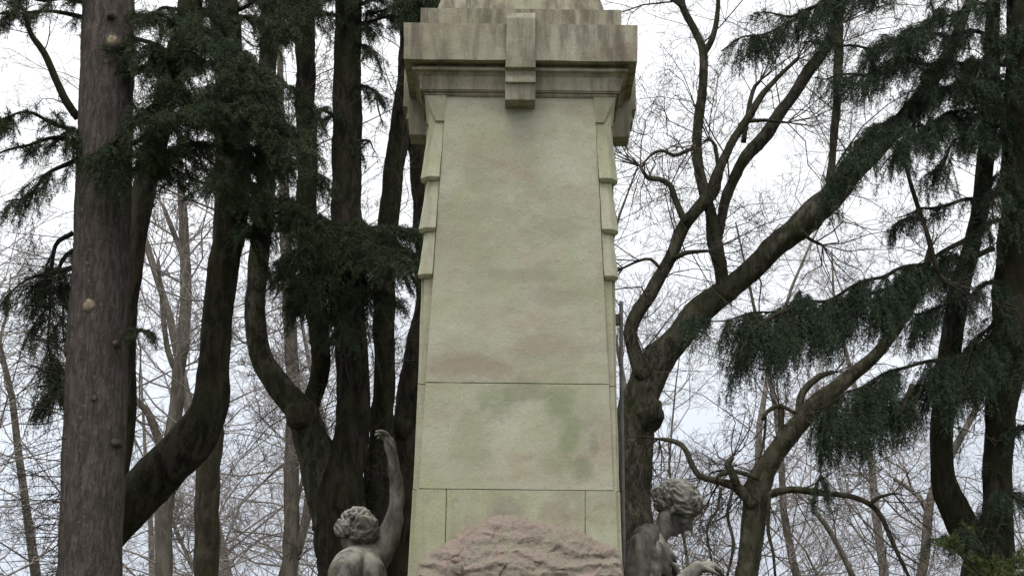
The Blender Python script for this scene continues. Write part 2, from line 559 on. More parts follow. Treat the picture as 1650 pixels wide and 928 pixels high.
def face_panel(name, w0, z0, w1, z1, d0, d1, mat, x0=None, x1=None, seed=0):
    """panel slab on each of the four sides is one closed mesh ring: a square core with the given front distance"""
    bm = bmesh.new()
    for q in range(4):
        rot = Matrix.Rotation(q * math.pi / 2, 4, 'Z')
        vs_ = []
        for (w, z, d) in ((w0, z0, d0), (w1, z1, d1)):
            vs_.append([Vector((-w, -d, z)), Vector((w, -d, z)), Vector((w, -d + 0.07, z)), Vector((-w, -d + 0.07, z))])
        vv = [[bm.verts.new(rot @ p + Vector((XC, YC, 0))) for p in r_] for r_ in vs_]
        for i in range(4):
            bm.faces.new((vv[0][i], vv[0][(i + 1) % 4], vv[1][(i + 1) % 4], vv[1][i]))
        bm.faces.new(vv[0][::-1]); bm.faces.new(vv[1])
    roughen(bm, 0.05, 0.002, 0.005, seed)
    return obj_bm(name, bm, mat, monument)


def lerp_o(z):
    pts = sorted([O_base, O_921, O_790, O_618, O_457, O_top], key=lambda p: p[1])
    return float(np.interp(z, [p[1] for p in pts], [p[0] for p in pts]))


# core with the corner strips
block('shaft_core', [(lerp_o(z) - 0.012, z) for z in (ZB, O_790[1] - g_)], M['stone_low'], 1)
block('shaft_core', [(lerp_o(z) - 0.012, z) for z in (O_790[1] + g_, O_618[1] - g_)], M['stone_pil'], 2)
block('shaft_core', [(lerp_o(z) - 0.012, z) for z in (O_618[1] + g_, O_457[1], O_top[1] + 0.03)], M['stone_pil'], 3)
block('joint_core', [(lerp_o(z) - 0.05, z) for z in (ZB + .05, O_top[1])], M['rock'], 4, 0)
face_panel('upper_panel', P_j1[0], P_j1[1] + g_, P_top[0], P_top[1] + 0.03, lerp_o(P_j1[1]) + proud - 0.012, lerp_o(P_top[1]) + proud - 0.012, M['stone'], seed=5)
face_panel('middle_panel', P_j2[0], P_j2[1] + g_, P_j1[0], P_j1[1] - g_, lerp_o(P_j2[1]) + proud - 0.012, lerp_o(P_j1[1]) + proud - 0.012, M['stone'], seed=6)
# bottom course: three stones across each face
zb0, zb1 = ZB + 0.01, P_j2[1] - g_
xl = at(718, 850, YF).x - XC; xr = at(943, 850, YF).x - XC
wb0 = lerp_o(zb0) - 0.02; wb1 = lerp_o(zb1) - 0.02


def low_stone(xa0, xb0, xa1, xb1, seed):
    bm = bmesh.new()
    for q in range(4):
        rot = Matrix.Rotation(q * math.pi / 2, 4, 'Z')
        vv = []
        for (xa, xb, z) in ((xa0, xb0, zb0), (xa1, xb1, zb1)):
            d = lerp_o(z) + 0.004
            vv.append([bm.verts.new(rot @ Vector(p) + Vector((XC, YC, 0))) for p in ((xa, -d, z), (xb, -d, z), (xb, -d + .06, z), (xa, -d + .06, z))])
        for i in range(4):
            bm.faces.new((vv[0][i], vv[0][(i + 1) % 4], vv[1][(i + 1) % 4], vv[1][i]))
        bm.faces.new(vv[0][::-1]); bm.faces.new(vv[1])
    roughen(bm, 0.05, 0.002, 0.004, seed)
    obj_bm('base_stone', bm, M['stone_low'], monument)


low_stone(-wb0, xl - g_, -wb1, xl - g_, 7)
low_stone(xl + g_, xr - g_, xl + g_, xr - g_, 8)
low_stone(xr + g_, wb0, xr + g_, wb1, 9)


# corner pendants (three overlapping flared scales) and caps
def corner_piece(name, inner0, outer0, z0, inner1, outer1, z1, mat, cham=0.25, lip=0.0, seed=0, cham_top=None):
    """a flared block wrapping one corner; 0 = bottom, 1 = top. built once, turned to four corners"""
    first = None
    for q in range(4):
        if first is None:
            bm = bmesh.new()
            rings = []
            lv = [(inner0 + .012, outer0 - lip, z0 - 0.006), (inner0, outer0, z0 + 0.012), (inner1, outer1, z1)] if lip else [(inner0, outer0, z0), (inner1, outer1, z1)]
            for li, (a, b, z) in enumerate(lv):
                c = (b - a) * (cham if cham_top is None or li < len(lv) - 1 else cham_top)
                # square section with chamfered outer corner, corner at (-x,-y)
                pts = [(-a, -a), (-a, -b), (-b + c, -b), (-b, -b + c), (-b, -a)]
                rings.append([bm.verts.new((XC + x, YC + y, z)) for x, y in pts])
            for r0, r1 in zip(rings, rings[1:]):
                for i in range(5):
                    bm.faces.new((r0[i], r0[(i + 1) % 5], r1[(i + 1) % 5], r1[i]))
            bm.faces.new(rings[0]); bm.faces.new(rings[-1][::-1])
            bmesh.ops.recalc_face_normals(bm, faces=bm.faces)
            roughen(bm, 0.03, 0.0025, 0.004, seed)
            first = obj_bm(name, bm, mat, monument)
        else:
            o = first.copy(); COL.objects.link(o); o.parent = monument
            o.rotation_euler = (0, 0, q * math.pi / 2)


def hw_at(px, py, side=-1):
    """half width at one edge only"""
    hw = HB
    for _ in range(6):
        p = at(px, py, YC - hw); hw = side * (p.x - XC)
    return hw, p.z


def half(l, r, py):
    return mon(l, r, py)


caps_t, caps_b = mon(690.5, 991, 156), mon(692, 990, 197)
ci_t, ci_b = mon(725, 958.5, 156), mon(722.5, 961, 197)
corner_piece('corner_cap', ci_b[0], caps_b[0] + 0.006, caps_b[1], ci_t[0], caps_t[0] + 0.012, caps_t[1], M['stone_pil'], 0.55, 0, 11, 0.03)
sc_ = [((722, 962), (693.5, 989.5), 198, (712.5, 967.5), (678.5, 998.5), 289),
       ((711, 966), (689.5, 990), 289, (705, 971), (677, 1000.5), 371),
       ((705, 970), (686, 992), 371, (699.5, 974), (675, 1000), 446)]
for n_, (i1, o1, y1, i0, o0, y0) in enumerate(sc_):
    a, b = mon(*i0, y0), mon(*o0, y0)
    c, d = mon(*i1, y1), mon(*o1, y1)
    corner_piece('pendant_scale', a[0], b[0], b[1], c[0], d[0] - 0.004, d[1] - 0.003, M['stone_pil'], 0.42, 0.02, 12 + n_)

# cornice courses
C = lambda l, r, y: mon(l, r, y)
block('bed_moulding', [C(689, 994, 157), C(686.5, 997.5, 153.5), C(686, 998, 149), C(681, 1000, 148.5), C(681, 1000, 146.5)], M['stone_top'], 21, 0.002, 0.04, 0.0015)
cav = [C(678.5, 1001.5, 145.5), C(678, 1002, 134), C(676.5, 1003, 124), C(672, 1008, 118), C(667, 1013.5, 114.5)]
block('cavetto_moulding', cav, M['stone_top'], 22, 0.002, 0.04, 0.0015)
block('fillet_moulding', [C(666, 1014.5, 114), C(666, 1014.5, 109.5), C(676, 1004, 109), C(676, 1004, 98.5)], M['stone_top'], 23, 0.002, 0.04, 0.0015)
b0, b1 = C(651.5, 1028.5, 97.5), C(651.5, 1028.5, 39)
block('cornice_block', [(b0[0], b0[1]), (b1[0], b1[1])], M['stone_top'], 24, 0.008, 0.05, 0.003)
u0, u1 = C(680, 1003.5, 38.5), C(680, 1003.5, 15)
block('attic_block', [(u0[0], b1[1] + 0.001), (u1[0], u1[1])], M['stone_top'], 25, 0.008, 0.05, 0.003)
t0, t1 = C(706, 980, 14), C(717, 972, -2)
block('top_pedestal', [(t0[0], u1[1] + 0.001), (t1[0], t1[1]), (t1[0] * 0.82, t1[1] + 0.18), (t1[0] * 0.72, t1[1] + 0.5)], M['stone_top'], 26, 0.008, 0.05, 0.003)

# keystones on the four sides: a bracket profile drawn in the plane of depth and height
kd = b0[0] + 0.035                                   # front distance of the bracket face
def zat(py, d):
    return at(840, py, YC - d).z
prof = [(u1[0] - 0.03, zat(15, kd)), (kd - 0.035, zat(17, kd)), (kd, zat(29, kd)), (kd + 0.004, zat(109, kd)),
        (kd - 0.025, zat(111.5, kd)), (kd - 0.026, zat(119, kd)), (kd - 0.016, zat(127, kd)), (kd - 0.014, zat(131, kd)), (kd - 0.032, zat(132, kd)),
        (kd - 0.040, zat(157.5, kd)), (O_top[0] - 0.05, zat(158.5, kd)), (O_top[0] - 0.05, zat(15, kd))]
wk = (at(864.5, 100, YC - kd).x - at(816, 100, YC - kd).x) / 2
first = None
for q in range(4):
    if first is None:
        bm = bmesh.new()
        L_ = [bm.verts.new((XC - wk * (1 - 0.04 * (i in (1, 2))), YC - d, z)) for i, (d, z) in enumerate(prof)]
        R_ = [bm.verts.new((XC + wk * (1 - 0.04 * (i in (1, 2))), YC - d, z)) for i, (d, z) in enumerate(prof)]
        n_ = len(prof)
        for i in range(n_):
            bm.faces.new((L_[i], L_[(i + 1) % n_], R_[(i + 1) % n_], R_[i]))
        bm.faces.new(L_[::-1]); bm.faces.new(R_)
        bmesh.ops.recalc_face_normals(bm, faces=bm.faces)
        roughen(bm, 0.03, 0.003, 0.005, 27)
        first = obj_bm('keystone', bm, M['stone_key'], monument)
    else:
        o = first.copy(); COL.objects.link(o); o.parent = monument
        o.rotation_euler = (0, 0, q * math.pi / 2)

# stepped plinth the monument and the figures stand on (below the frame)
def box_bm(bm, x0, x1, y0, y1, z0, z1):
    v = [bm.verts.new(p) for p in ((x0, y0, z0), (x1, y0, z0), (x1, y1, z0), (x0, y1, z0), (x0, y0, z1), (x1, y0, z1), (x1, y1, z1), (x0, y1, z1))]
    for f in ((3, 2, 1, 0), (4, 5, 6, 7), (0, 1, 5, 4), (1, 2, 6, 5), (2, 3, 7, 6), (3, 0, 4, 7)):
        bm.faces.new([v[i] for i in f])
for nm, hx, hy, z0, z1, s_ in (('step', 1.95, 1.6, -0.1, 0.22, 51), ('step', 1.75, 1.4, 0.221, 0.44, 52), ('plinth', 1.5, 1.15, 0.441, ZB, 53)):
    bm = bmesh.new(); box_bm(bm, XC - hx, XC + hx, YC - hy, YC + hy, z0, z1)
    roughen(bm, 0.12, 0.003, 0.01, s_)
    obj_bm(nm, bm, M['stone_low'], monument)

# rough rock mound carved in front of the shaft's foot
tops = [(662, 935), (668, 920), (676, 900), (692, 888), (712, 874), (735, 862), (752, 848), (775, 836), (800, 827), (822, 825), (845, 829), (866, 838), (888, 840),
        (905, 842), (925, 846), (945, 856), (962, 864), (978, 872), (992, 882), (1001, 889), (1005, 905), (1008, 930)]
tp = [at(x, y, YF - 0.12) for x, y in tops]
tx = np.array([p.x for p in tp]); tz = np.array([p.z for p in tp])
nx, nz = 260, 220
X = np.linspace(tx[0], tx[-1], nx)
TZ = np.interp(X, tx, tz)
V = np.zeros((nz, nx, 3))
for j in range(nz):
    f = j / (nz - 1)
    z = ZB + (TZ - ZB) * f
    V[j, :, 0] = X; V[j, :, 2] = z
below = TZ[None, :] - V[:, :, 2]
rsr = np.random.RandomState(4)
dep = 0.02 + 0.20 * np.sqrt(np.clip(below, 0, 1) / 0.5) + 0.10 * below
for j in range(nz):
    for i in range(nx):
        p = Vector((V[j, i, 0] * 4.2, 0.3, V[j, i, 2] * 7.0))
        rdg = 1 - abs(mnoise.noise(Vector((p.x * 0.55, 0, p.z * 1.5 + 0.35 * p.x)) + Vector((0, 0, mnoise.noise(p * 0.6) * 1.4)))) * 2.4
        q_ = mnoise.noise(p * 1.4) * 0.55 + mnoise.noise(p * 4) * 0.18 + mnoise.noise(p * 11) * 0.10 + mnoise.noise(p * 24) * 0.10
        fade = min(1.0, below[j, i] / 0.05 + 0.15)
        vd = mnoise.voronoi(p * 1.15 + mnoise.noise_vector(p * 2) * 0.25)[0]; ve = mnoise.voronoi(p * 3.3 + mnoise.noise_vector(p * 5) * 0.2)[0]
        c1 = mnoise.voronoi(p * 1.0 + mnoise.noise_vector(p * 1.5) * 0.3)[1][0]; c2 = mnoise.voronoi(p * 2.6 + mnoise.noise_vector(p * 4) * 0.2)[1][0]
        dep[j, i] += (0.022 * mnoise.noise(c1 * 3.71) + 0.004 * mnoise.noise(c2 * 5.13)) * fade
        q_ += 0.40 * min(0.35, vd[1] - vd[0]) - 0.09 + 0.08 * min(0.3, ve[1] - ve[0])
        dep[j, i] += (0.018 * rdg + 0.040 * q_ - 0.015) * fade
        V[j, i, 2] += (mnoise.noise(p * 3.1 + Vector((9, 0, 0))) * 0.012 + mnoise.noise(p * 9 + Vector((2, 0, 0))) * 0.012) * (j / (nz - 1))
V[:, :, 1] = YF - np.maximum(dep, 0.012)
front = V.reshape(-1, 3)
back = front.copy(); back[:, 1] = YF + 0.06
ii = np.arange(nz - 1)[:, None] * nx + np.arange(nx - 1)[None, :]
qf = np.stack([ii, ii + 1, ii + nx + 1, ii + nx], -1).reshape(-1, 4)
n0 = nx * nz
rim = np.concatenate([np.arange(nx), np.arange(1, nz) * nx + nx - 1, (nz - 1) * nx + np.arange(nx - 2, -1, -1), np.arange(nz - 2, 0, -1) * nx])
rn = np.roll(rim, -1)
qs = np.stack([rn, rim, rim + n0, rn + n0], -1)
obj('rock_mound', np.vstack([front, back]), [qf, qs, qf[:, ::-1] + n0], M['rock'], monument, smooth=True)

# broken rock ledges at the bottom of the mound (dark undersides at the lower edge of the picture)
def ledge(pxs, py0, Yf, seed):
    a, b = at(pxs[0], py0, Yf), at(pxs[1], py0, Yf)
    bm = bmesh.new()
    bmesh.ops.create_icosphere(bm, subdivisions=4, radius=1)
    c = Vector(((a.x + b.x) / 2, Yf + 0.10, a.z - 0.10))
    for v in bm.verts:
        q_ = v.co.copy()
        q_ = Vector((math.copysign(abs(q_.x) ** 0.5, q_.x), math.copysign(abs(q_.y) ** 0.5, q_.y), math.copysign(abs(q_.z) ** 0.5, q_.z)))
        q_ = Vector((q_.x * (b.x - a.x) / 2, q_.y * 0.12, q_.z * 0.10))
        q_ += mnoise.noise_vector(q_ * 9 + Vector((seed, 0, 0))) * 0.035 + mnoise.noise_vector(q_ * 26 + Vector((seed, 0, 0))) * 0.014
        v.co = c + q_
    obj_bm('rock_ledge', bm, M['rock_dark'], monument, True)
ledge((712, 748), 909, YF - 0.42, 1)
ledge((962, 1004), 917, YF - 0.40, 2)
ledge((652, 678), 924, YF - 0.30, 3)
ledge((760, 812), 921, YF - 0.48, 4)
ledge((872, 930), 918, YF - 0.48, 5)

# slim iron rod standing by the right flank
p0, p1, p2 = at(1001, 486, YF + 0.25), at(1001.5, 640, YF + 0.25), at(1006, 930, YF + 0.25)
Pr = catmull([tuple(p2 - Vector((-0.02, 0, 1.1))), tuple(p2), tuple(p1), tuple(p0)], 0.1)
v, q, t_ = tube(Pr, np.full(len(Pr), 0.0125), 10, 0.01)
rod = obj('iron_rod', v, [q, t_], M['iron'], monument, True)
for py in (515, 700):
    pa = at(998, py, YF + 0.27)
    bm = bmesh.new(); box_bm(bm, pa.x - 0.07, pa.x + 0.012, pa.y - 0.02, pa.y + 0.03, pa.z - 0.03, pa.z + 0.03)
    roughen(bm, 0.05, 0.001, 0.004, 3)
    obj_bm('rod_bracket', bm, M['iron'], rod)


# ------------------------------------------------------------------ statues
class Body:
    """tapered limbs and ellipsoids fused into one continuous skin"""
    def __init__(self):
        self.V, self.Fc, self.off = [], [], 0

    def add(self, v, f4, f3):
        self.V.append(np.asarray(v)); self.Fc.append((np.asarray(f4).reshape(-1, 4) + self.off, np.asarray(f3).reshape(-1, 3) + self.off))
        self.off += len(v)

    def limb(self, pts, rad, sides=20):
        """closed tapered limb with rounded ends through pts"""
        P = np.array([tuple(p) for p in pts], float); rad = np.array(rad, float)
        Q = catmull(np.column_stack([P, rad]), 0.02)
        P, rad = Q[:, :3], Q[:, 3]
        a = (P[0] - P[1]) / np.linalg.norm(P[0] - P[1]); b = (P[-1] - P[-2]) / np.linalg.norm(P[-1] - P[-2])
        ca = [(P[0] + a * rad[0] * math.sin(x), rad[0] * math.cos(x)) for x in (1.35, 1.0, 0.5)]
        cb = [(P[-1] + b * rad[-1] * math.sin(x), rad[-1] * math.cos(x)) for x in (0.5, 1.0, 1.35)]
        P = np.vstack([[c[0] for c in ca], P, [c[0] for c in cb]]); rad = np.concatenate([[c[1] for c in ca], rad, [c[1] for c in cb]])
        v, q_, t3 = tube(P, rad, sides, 0.0)
        self.add(v, q_, t3)

    def ell(self, c, r, rot=None):
        bm = bmesh.new(); bmesh.ops.create_icosphere(bm, subdivisions=4, radius=1)
        S = Matrix.Diagonal((*r, 1)); Rm = rot.to_4x4() if rot else Matrix.Identity(4)
        bm.transform(Matrix.Translation(Vector(c)) @ Rm @ S)
        bm.verts.index_update()
        self.add([tuple(v.co) for v in bm.verts], np.zeros((0, 4), int), [[v.index for v in f.verts] for f in bm.faces])
        bm.free()

    def fuse(self, name, mat, parent, voxel=0.010, smooth=3, disp=None):
        V = np.vstack(self.V); f4 = np.vstack([a for a, _ in self.Fc]); f3 = np.vstack([b for _, b in self.Fc])
        me = mesh_np('tmp', V, [f4, f3])
        tmp = bpy.data.objects.new('tmp', me); COL.objects.link(tmp)
        r_ = tmp.modifiers.new('r', 'REMESH'); r_.mode = 'VOXEL'; r_.voxel_size = voxel
        s_ = tmp.modifiers.new('s', 'SMOOTH'); s_.factor = 0.5; s_.iterations = smooth
        dg = bpy.context.evaluated_depsgraph_get()
        me2 = bpy.data.meshes.new_from_object(tmp.evaluated_get(dg))
        bpy.data.objects.remove(tmp)
        co = np.zeros(len(me2.vertices) * 3, np.float32); me2.vertices.foreach_get('co', co); co = co.reshape(-1, 3)
        if disp:
            nr = np.zeros(len(me2.vertices) * 3, np.float32); me2.vertices.foreach_get('normal', nr); nr = nr.reshape(-1, 3)
            for i in range(len(co)):
                co[i] += nr[i] * disp(Vector(co[i]))
        co = co - root_loc(parent)
        me2.vertices.foreach_set('co', co.astype(np.float32).ravel())
        me2.materials.clear(); me2.materials.append(mat)
        me2.polygons.foreach_set('use_smooth', np.ones(len(me2.polygons), bool))
        me2.update(); me2.name = name
        o = bpy.data.objects.new(name, me2); COL.objects.link(o); o.parent = parent
        return o


def head_into(B, c, fwd, up_, s):
    """a head with brow, nose, lips, chin, eyes, ears; c = centre of the skull, s = head height"""
    f = Vector(fwd).normalized(); l = Vector(up_).cross(f).normalized(); u = f.cross(l)
    rot = Matrix((f, l, u)).transposed()
    def P(a, b, d):
        return Vector(c) + (f * a + l * b + u * d) * s
    B.ell(P(-0.03, 0, 0.12), (0.40 * s, 0.315 * s, 0.37 * s), rot)      # skull
    B.ell(P(0.10, 0, -0.12), (0.27 * s, 0.25 * s, 0.36 * s), rot)       # face
    B.ell(P(0.20, 0, -0.36), (0.135 * s, 0.15 * s, 0.12 * s), rot)      # chin
    B.limb([P(-0.02, 0.19, -0.22), P(0.19, 0.08, -0.38)], [0.07 * s, 0.07 * s], 10)
    B.limb([P(-0.02, -0.19, -0.22), P(0.19, -0.08, -0.38)], [0.07 * s, 0.07 * s], 10)
    B.limb([P(0.33, 0, 0.07), P(0.40, 0, -0.04), P(0.455, 0, -0.13)], [0.035 * s, 0.042 * s, 0.052 * s], 10)   # nose
    B.ell(P(0.39, 0.05, -0.145), (0.045 * s, 0.04 * s, 0.032 * s), rot); B.ell(P(0.39, -0.05, -0.145), (0.045 * s, 0.04 * s, 0.032 * s), rot)
    B.limb([P(0.27, 0.20, 0.055), P(0.345, 0.07, 0.09), P(0.345, -0.07, 0.09), P(0.27, -0.20, 0.055)], [0.03 * s, 0.045 * s, 0.045 * s, 0.03 * s], 10)
    for sg in (1, -1):
        B.ell(P(0.295, 0.125 * sg, 0.005), (0.045 * s, 0.06 * s, 0.035 * s), rot)
        B.ell(P(0.24, 0.19 * sg, -0.11), (0.09 * s, 0.07 * s, 0.08 * s), rot)
        B.ell(P(-0.03, 0.325 * sg, -0.05), (0.07 * s, 0.03 * s, 0.12 * s), rot)
    B.limb([P(0.325, 0.085, -0.245), P(0.375, 0, -0.235), P(0.325, -0.085, -0.245)], [0.022 * s, 0.034 * s, 0.022 * s], 8)
    B.limb([P(0.32, 0.07, -0.29), P(0.365, 0, -0.295), P(0.32, -0.07, -0.29)], [0.022 * s, 0.036 * s, 0.022 * s], 8)
    return P, rot


def hand_into(B, wrist, dirn, palm_n, s, curl=0.5, spread=0.12, thumb=1):
    """palm, four unequal bent fingers and a thumb leaving the palm's side; s = hand length"""
    d = Vector(dirn).normalized(); n = Vector(palm_n); n = (n - d * n.dot(d)).normalized()
    a = n.cross(d).normalized() * thumb                    # towards the thumb side
    w = Vector(wrist)
    B.limb([w, w + d * 0.22 * s, w + d * 0.44 * s], [0.135 * s, 0.17 * s, 0.15 * s], 12)
    B.limb([w + d * .2 * s + a * .12 * s, w + d * 0.46 * s + a * 0.17 * s], [0.10 * s, 0.09 * s], 10)
    B.limb([w + d * .2 * s - a * .10 * s, w + d * 0.44 * s - a * 0.15 * s], [0.09 * s, 0.08 * s], 10)
    for i, (off, ln) in enumerate(((0.19, 0.44), (0.065, 0.50), (-0.065, 0.46), (-0.18, 0.36))):
        b0_ = w + d * (0.42 * s) + a * off * s
        cu = curl * (0.85 + 0.14 * i)
        dd = (d + a * spread * (off * 4)).normalized()
        p = [b0_]
        ang = 0
        for seg, fr in enumerate((0.45, 0.31, 0.24)):
            ang += cu * (0.55, 0.9, 0.7)[seg]
            p.append(p[-1] + (dd * math.cos(ang) + n * math.sin(ang)) * ln * fr * s)
        B.limb(p, [0.062 * s, 0.056 * s, 0.050 * s, 0.042 * s], 10)
    b0_ = w + d * 0.16 * s + a * 0.14 * s
    B.limb([b0_, b0_ + (a * 0.8 + d * 0.6 + n * 0.2) * 0.2 * s, b0_ + (a * 0.75 + d * 1.1 + n * 0.5) * 0.33 * s], [0.075 * s, 0.065 * s, 0.048 * s], 10)


def hair_mesh(name, c, rot, radii, parent, seed, strands=14.0, amp=0.035, cut=None, extra=()):
    """wavy carved hair: lumpy shell with deep wandering grooves"""
    B = Body()
    B.ell(c, radii, rot)
    for ce, re in extra:
        B.ell(ce, re, rot)
    sc0 = strands
    def disp(p):
        q_ = rot.transposed() @ (p - Vector(c))
        w = mnoise.noise_vector(q_ * 7 + Vector((seed, 0, 0))) * 0.045
        q2 = q_ + w
        k_ = Vector((q2.x * strands * 0.55, q2.y * strands * 1.5, q2.z * strands * 1.2))
        r_ = 1 - abs(mnoise.noise(k_)) * 3.2
        return amp * (0.8 * r_ + 0.8 * mnoise.noise(q_ * 11 + Vector((0, seed, 0))) + 0.4 * mnoise.noise(q_ * 45))
    return B.fuse(name, M['statue'], parent, 0.006, 2, disp)


def robe_disp(p):
    a_ = math.atan2(p.y - YC, p.x)
    return 0.018 * math.sin(38 * p.x + 4 * mnoise.noise(p * 3)) * 0.6 + 0.02 * mnoise.noise(Vector((p.x * 11, p.y * 11, p.z * 2.5)))


# --- right figure: woman in profile, looking down to the right, hand raised before her
YR = YF + 0.55
def pr(x, y, dy=0.0):
    return at(x, y, YR + dy)
sr = thing('statue', 'weathered stone woman in profile bowing her head, hair tied in a bun, beside the shaft', 'statue', (pr(1050, 928).x, YR, ZB))
B = Body()
hc = pr(1090, 822)
S = 0.285
hf = Vector((0.80, -0.10, -0.60)); hu = Vector((0.62, -0.05, 0.78))
PH_, hrot = head_into(B, hc, hf, hu, S)
neck = pr(1056, 868)
B.limb([hc + Vector((-0.045, 0, -0.04)), pr(1070, 850), neck, pr(1050, 890)], [0.068, 0.062, 0.068, 0.10])
# shoulders, chest, back
B.limb([pr(1045, 895, -0.20), pr(1047, 884, -0.05), pr(1050, 882, 0.1), pr(1052, 890, 0.20)], [0.09, 0.10, 0.10, 0.09])
chest, waist, hip = pr(1055, 935), pr(1048, 1005), pr(1045, 1070)
B.ell(pr(1050, 915), (0.145, 0.20, 0.19)); B.ell(chest, (0.15, 0.19, 0.18))
B.ell(pr(1078, 922, -0.09), (0.065, 0.07, 0.075)); B.ell(pr(1078, 922, 0.09), (0.065, 0.07, 0.075))
B.limb([chest, waist, hip], [0.16, 0.135, 0.175])
# near arm: shoulder, elbow down in front, forearm lifted, hand bent over at the wrist
sh, el_, wr = pr(1040, 897, -0.20), pr(1062, 985, -0.26), pr(1124, 914, -0.24)
B.limb([sh, (sh + el_) / 2 + Vector((-0.012, 0, 0)), el_], [0.082, 0.074, 0.060])
B.limb([el_, (el_ + wr) / 2 + Vector((0, 0, 0.01)), wr], [0.060, 0.058, 0.042])
hand_into(B, wr, (0.88, 0.1, 0.10), (0.35, 0.3, -0.9), 0.195, 0.75, 0.1, 1)
# far arm, crossing behind
sh2, el2, wr2 = pr(1052, 897, 0.20), pr(1080, 985, 0.22), pr(1110, 925, 0.12)
B.limb([sh2, (sh2 + el2) / 2, el2], [0.08, 0.07, 0.058]); B.limb([el2, wr2], [0.056, 0.040])
hand_into(B, wr2, (0.75, -0.25, -0.35), (0.2, 0, -1), 0.18, 0.7, 0.1, -1)
# legs (under the robe) down to the plinth
for dy, dx in ((-0.10, 0.03), (0.10, -0.02)):
    B.limb([hip + Vector((0, dy, 0)), Vector((hip.x + 0.05 + dx, YR + dy, ZB + 0.55)), Vector((hip.x + dx, YR + dy, ZB + 0.08))], [0.12, 0.085, 0.055])
    B.limb([Vector((hip.x + dx - 0.03, YR + dy, ZB + 0.045)), Vector((hip.x + dx + 0.18, YR + dy, ZB + 0.03))], [0.045, 0.03])
B.fuse('body', M['statue'], sr, 0.0085, 3, lambda p: 0.006 * mnoise.noise(p * 14))
def hp(a, b, d):
    return PH_(a, b, d)
hair_mesh('hair', hp(-0.06, 0, 0.24), hrot, (0.475 * S, 0.42 * S, 0.36 * S), sr, 3.0, 32, 0.014,
          extra=((hp(0.17, 0.0, 0.34), (0.25 * S, 0.35 * S, 0.19 * S)), (hp(-0.45, 0, 0.05), (0.16 * S, 0.17 * S, 0.16 * S)), (hp(-0.30, 0, -0.06), (0.18 * S, 0.26 * S, 0.16 * S)),
                 (hp(0.06, -0.28, 0.10), (0.26 * S, 0.10 * S, 0.17 * S)), (hp(0.06, 0.28, 0.10), (0.26 * S, 0.10 * S, 0.17 * S)), (hp(0.28, -0.10, 0.28), (0.15 * S, 0.2 * S, 0.10 * S))))
# mantle hanging from the near shoulder over the back, and the long robe
B = Body()
for i, (xa, dy, r_) in enumerate(((1036, -0.25, 0.056), (1026, -0.18, 0.062), (1019, -0.06, 0.066), (1018, 0.06, 0.066), (1026, 0.16, 0.056))):
    B.limb([pr(xa + 8, 886 + 2 * i, dy), pr(xa - 4, 915, dy - .01), pr(xa - 8, 960, dy - .01), pr(xa - 6, 1060, dy), Vector((pr(xa - 12, 1060).x, YR + dy, ZB + 0.35))], [r_ * 0.8, r_, r_ * 1.05, r_ * 1.1, r_])
B.limb([pr(1047, 858, -0.10), pr(1040, 868, -0.20), pr(1031, 892, -0.255), pr(1025, 930, -0.265), pr(1022, 1000, -0.25)], [0.055, 0.070, 0.078, 0.080, 0.080])
B.limb([pr(1044, 860, 0.0), pr(1031, 880, -0.02), pr(1022, 930, -0.02)], [0.06, 0.085, 0.09])
for xa, ya, xb, yb, r_ in ((1047, 866, 1072, 985, .018), (1052, 868, 1083, 950, .017), (1056, 872, 1090, 925, .016), (1060, 876, 1091, 906, .014)):
    B.limb([pr(xa, ya, -0.16), pr((xa * 2 + xb) / 3 + 2, (ya * 2 + yb) / 3, -0.235), pr((xa + 2 * xb) / 3 + 2, (ya + 2 * yb) / 3, -0.225), pr(xb, yb, -0.14)], [r_ * .7, r_, r_, r_ * .8])
B.fuse('mantle', M['statue_dark'], sr, 0.010, 3, lambda p: 0.006 * math.sin(90 * p.x + 40 * p.y + 5 * mnoise.noise(p * 4)) + 0.007 * mnoise.noise(p * 18))
B = Body()
for i in range(11):
    a_ = i / 11 * 2 * math.pi
    ca, sa = math.cos(a_), math.sin(a_)
    B.limb([waist + Vector((0.10 * ca, 0.11 * sa, 0)), hip + Vector((0.15 * ca, 0.17 * sa, 0)), Vector((hip.x + 0.05 + 0.20 * ca, YR + 0.22 * sa, ZB + 0.7)), Vector((hip.x + 0.04 + 0.24 * ca, YR + 0.26 * sa, ZB + 0.06))], [0.06, 0.085, 0.085, 0.075])
B.ell(Vector((hip.x + .03, YR, ZB + 0.7)), (0.2, 0.22, 0.62))
B.fuse('robe', M['statue'], sr, 0.014, 3, robe_disp)

# --- left figure: turned to the shaft, one arm reaching up along it
YL = YF + 0.42
def pl(x, y, dy=0.0):
    return at(x, y, YL + dy)
sl_ = thing('statue', 'weathered stone figure with curly hair raising one arm up along the shaft', 'statue', (pl(575, 928).x, YL, ZB))
B = Body()
hc = pl(573, 858)
S = 0.235
hf = Vector((0.62, 0.45, -0.62)); hu = Vector((0.50, 0.15, 0.80))
PH_, hrot = head_into(B, hc, hf, hu, S)
B.limb([hc + Vector((-0.02, 0, -0.05)), pl(572, 888, 0.02), pl(578, 912, 0.04)], [0.065, 0.062, 0.085])
# near shoulder and back
B.limb([pl(556, 917, -0.20), pl(566, 908, -0.10), pl(592, 902, 0.06), pl(606, 897, 0.14)], [0.092, 0.095, 0.092, 0.080])
B.ell(pl(580, 938, 0.0), (0.16, 0.20, 0.19), None)
chest, waist, hip = pl(580, 950), pl(576, 1010), pl(572, 1075)
B.ell(chest, (0.165, 0.19, 0.18))
B.limb([chest, waist, hip], [0.17, 0.145, 0.18])
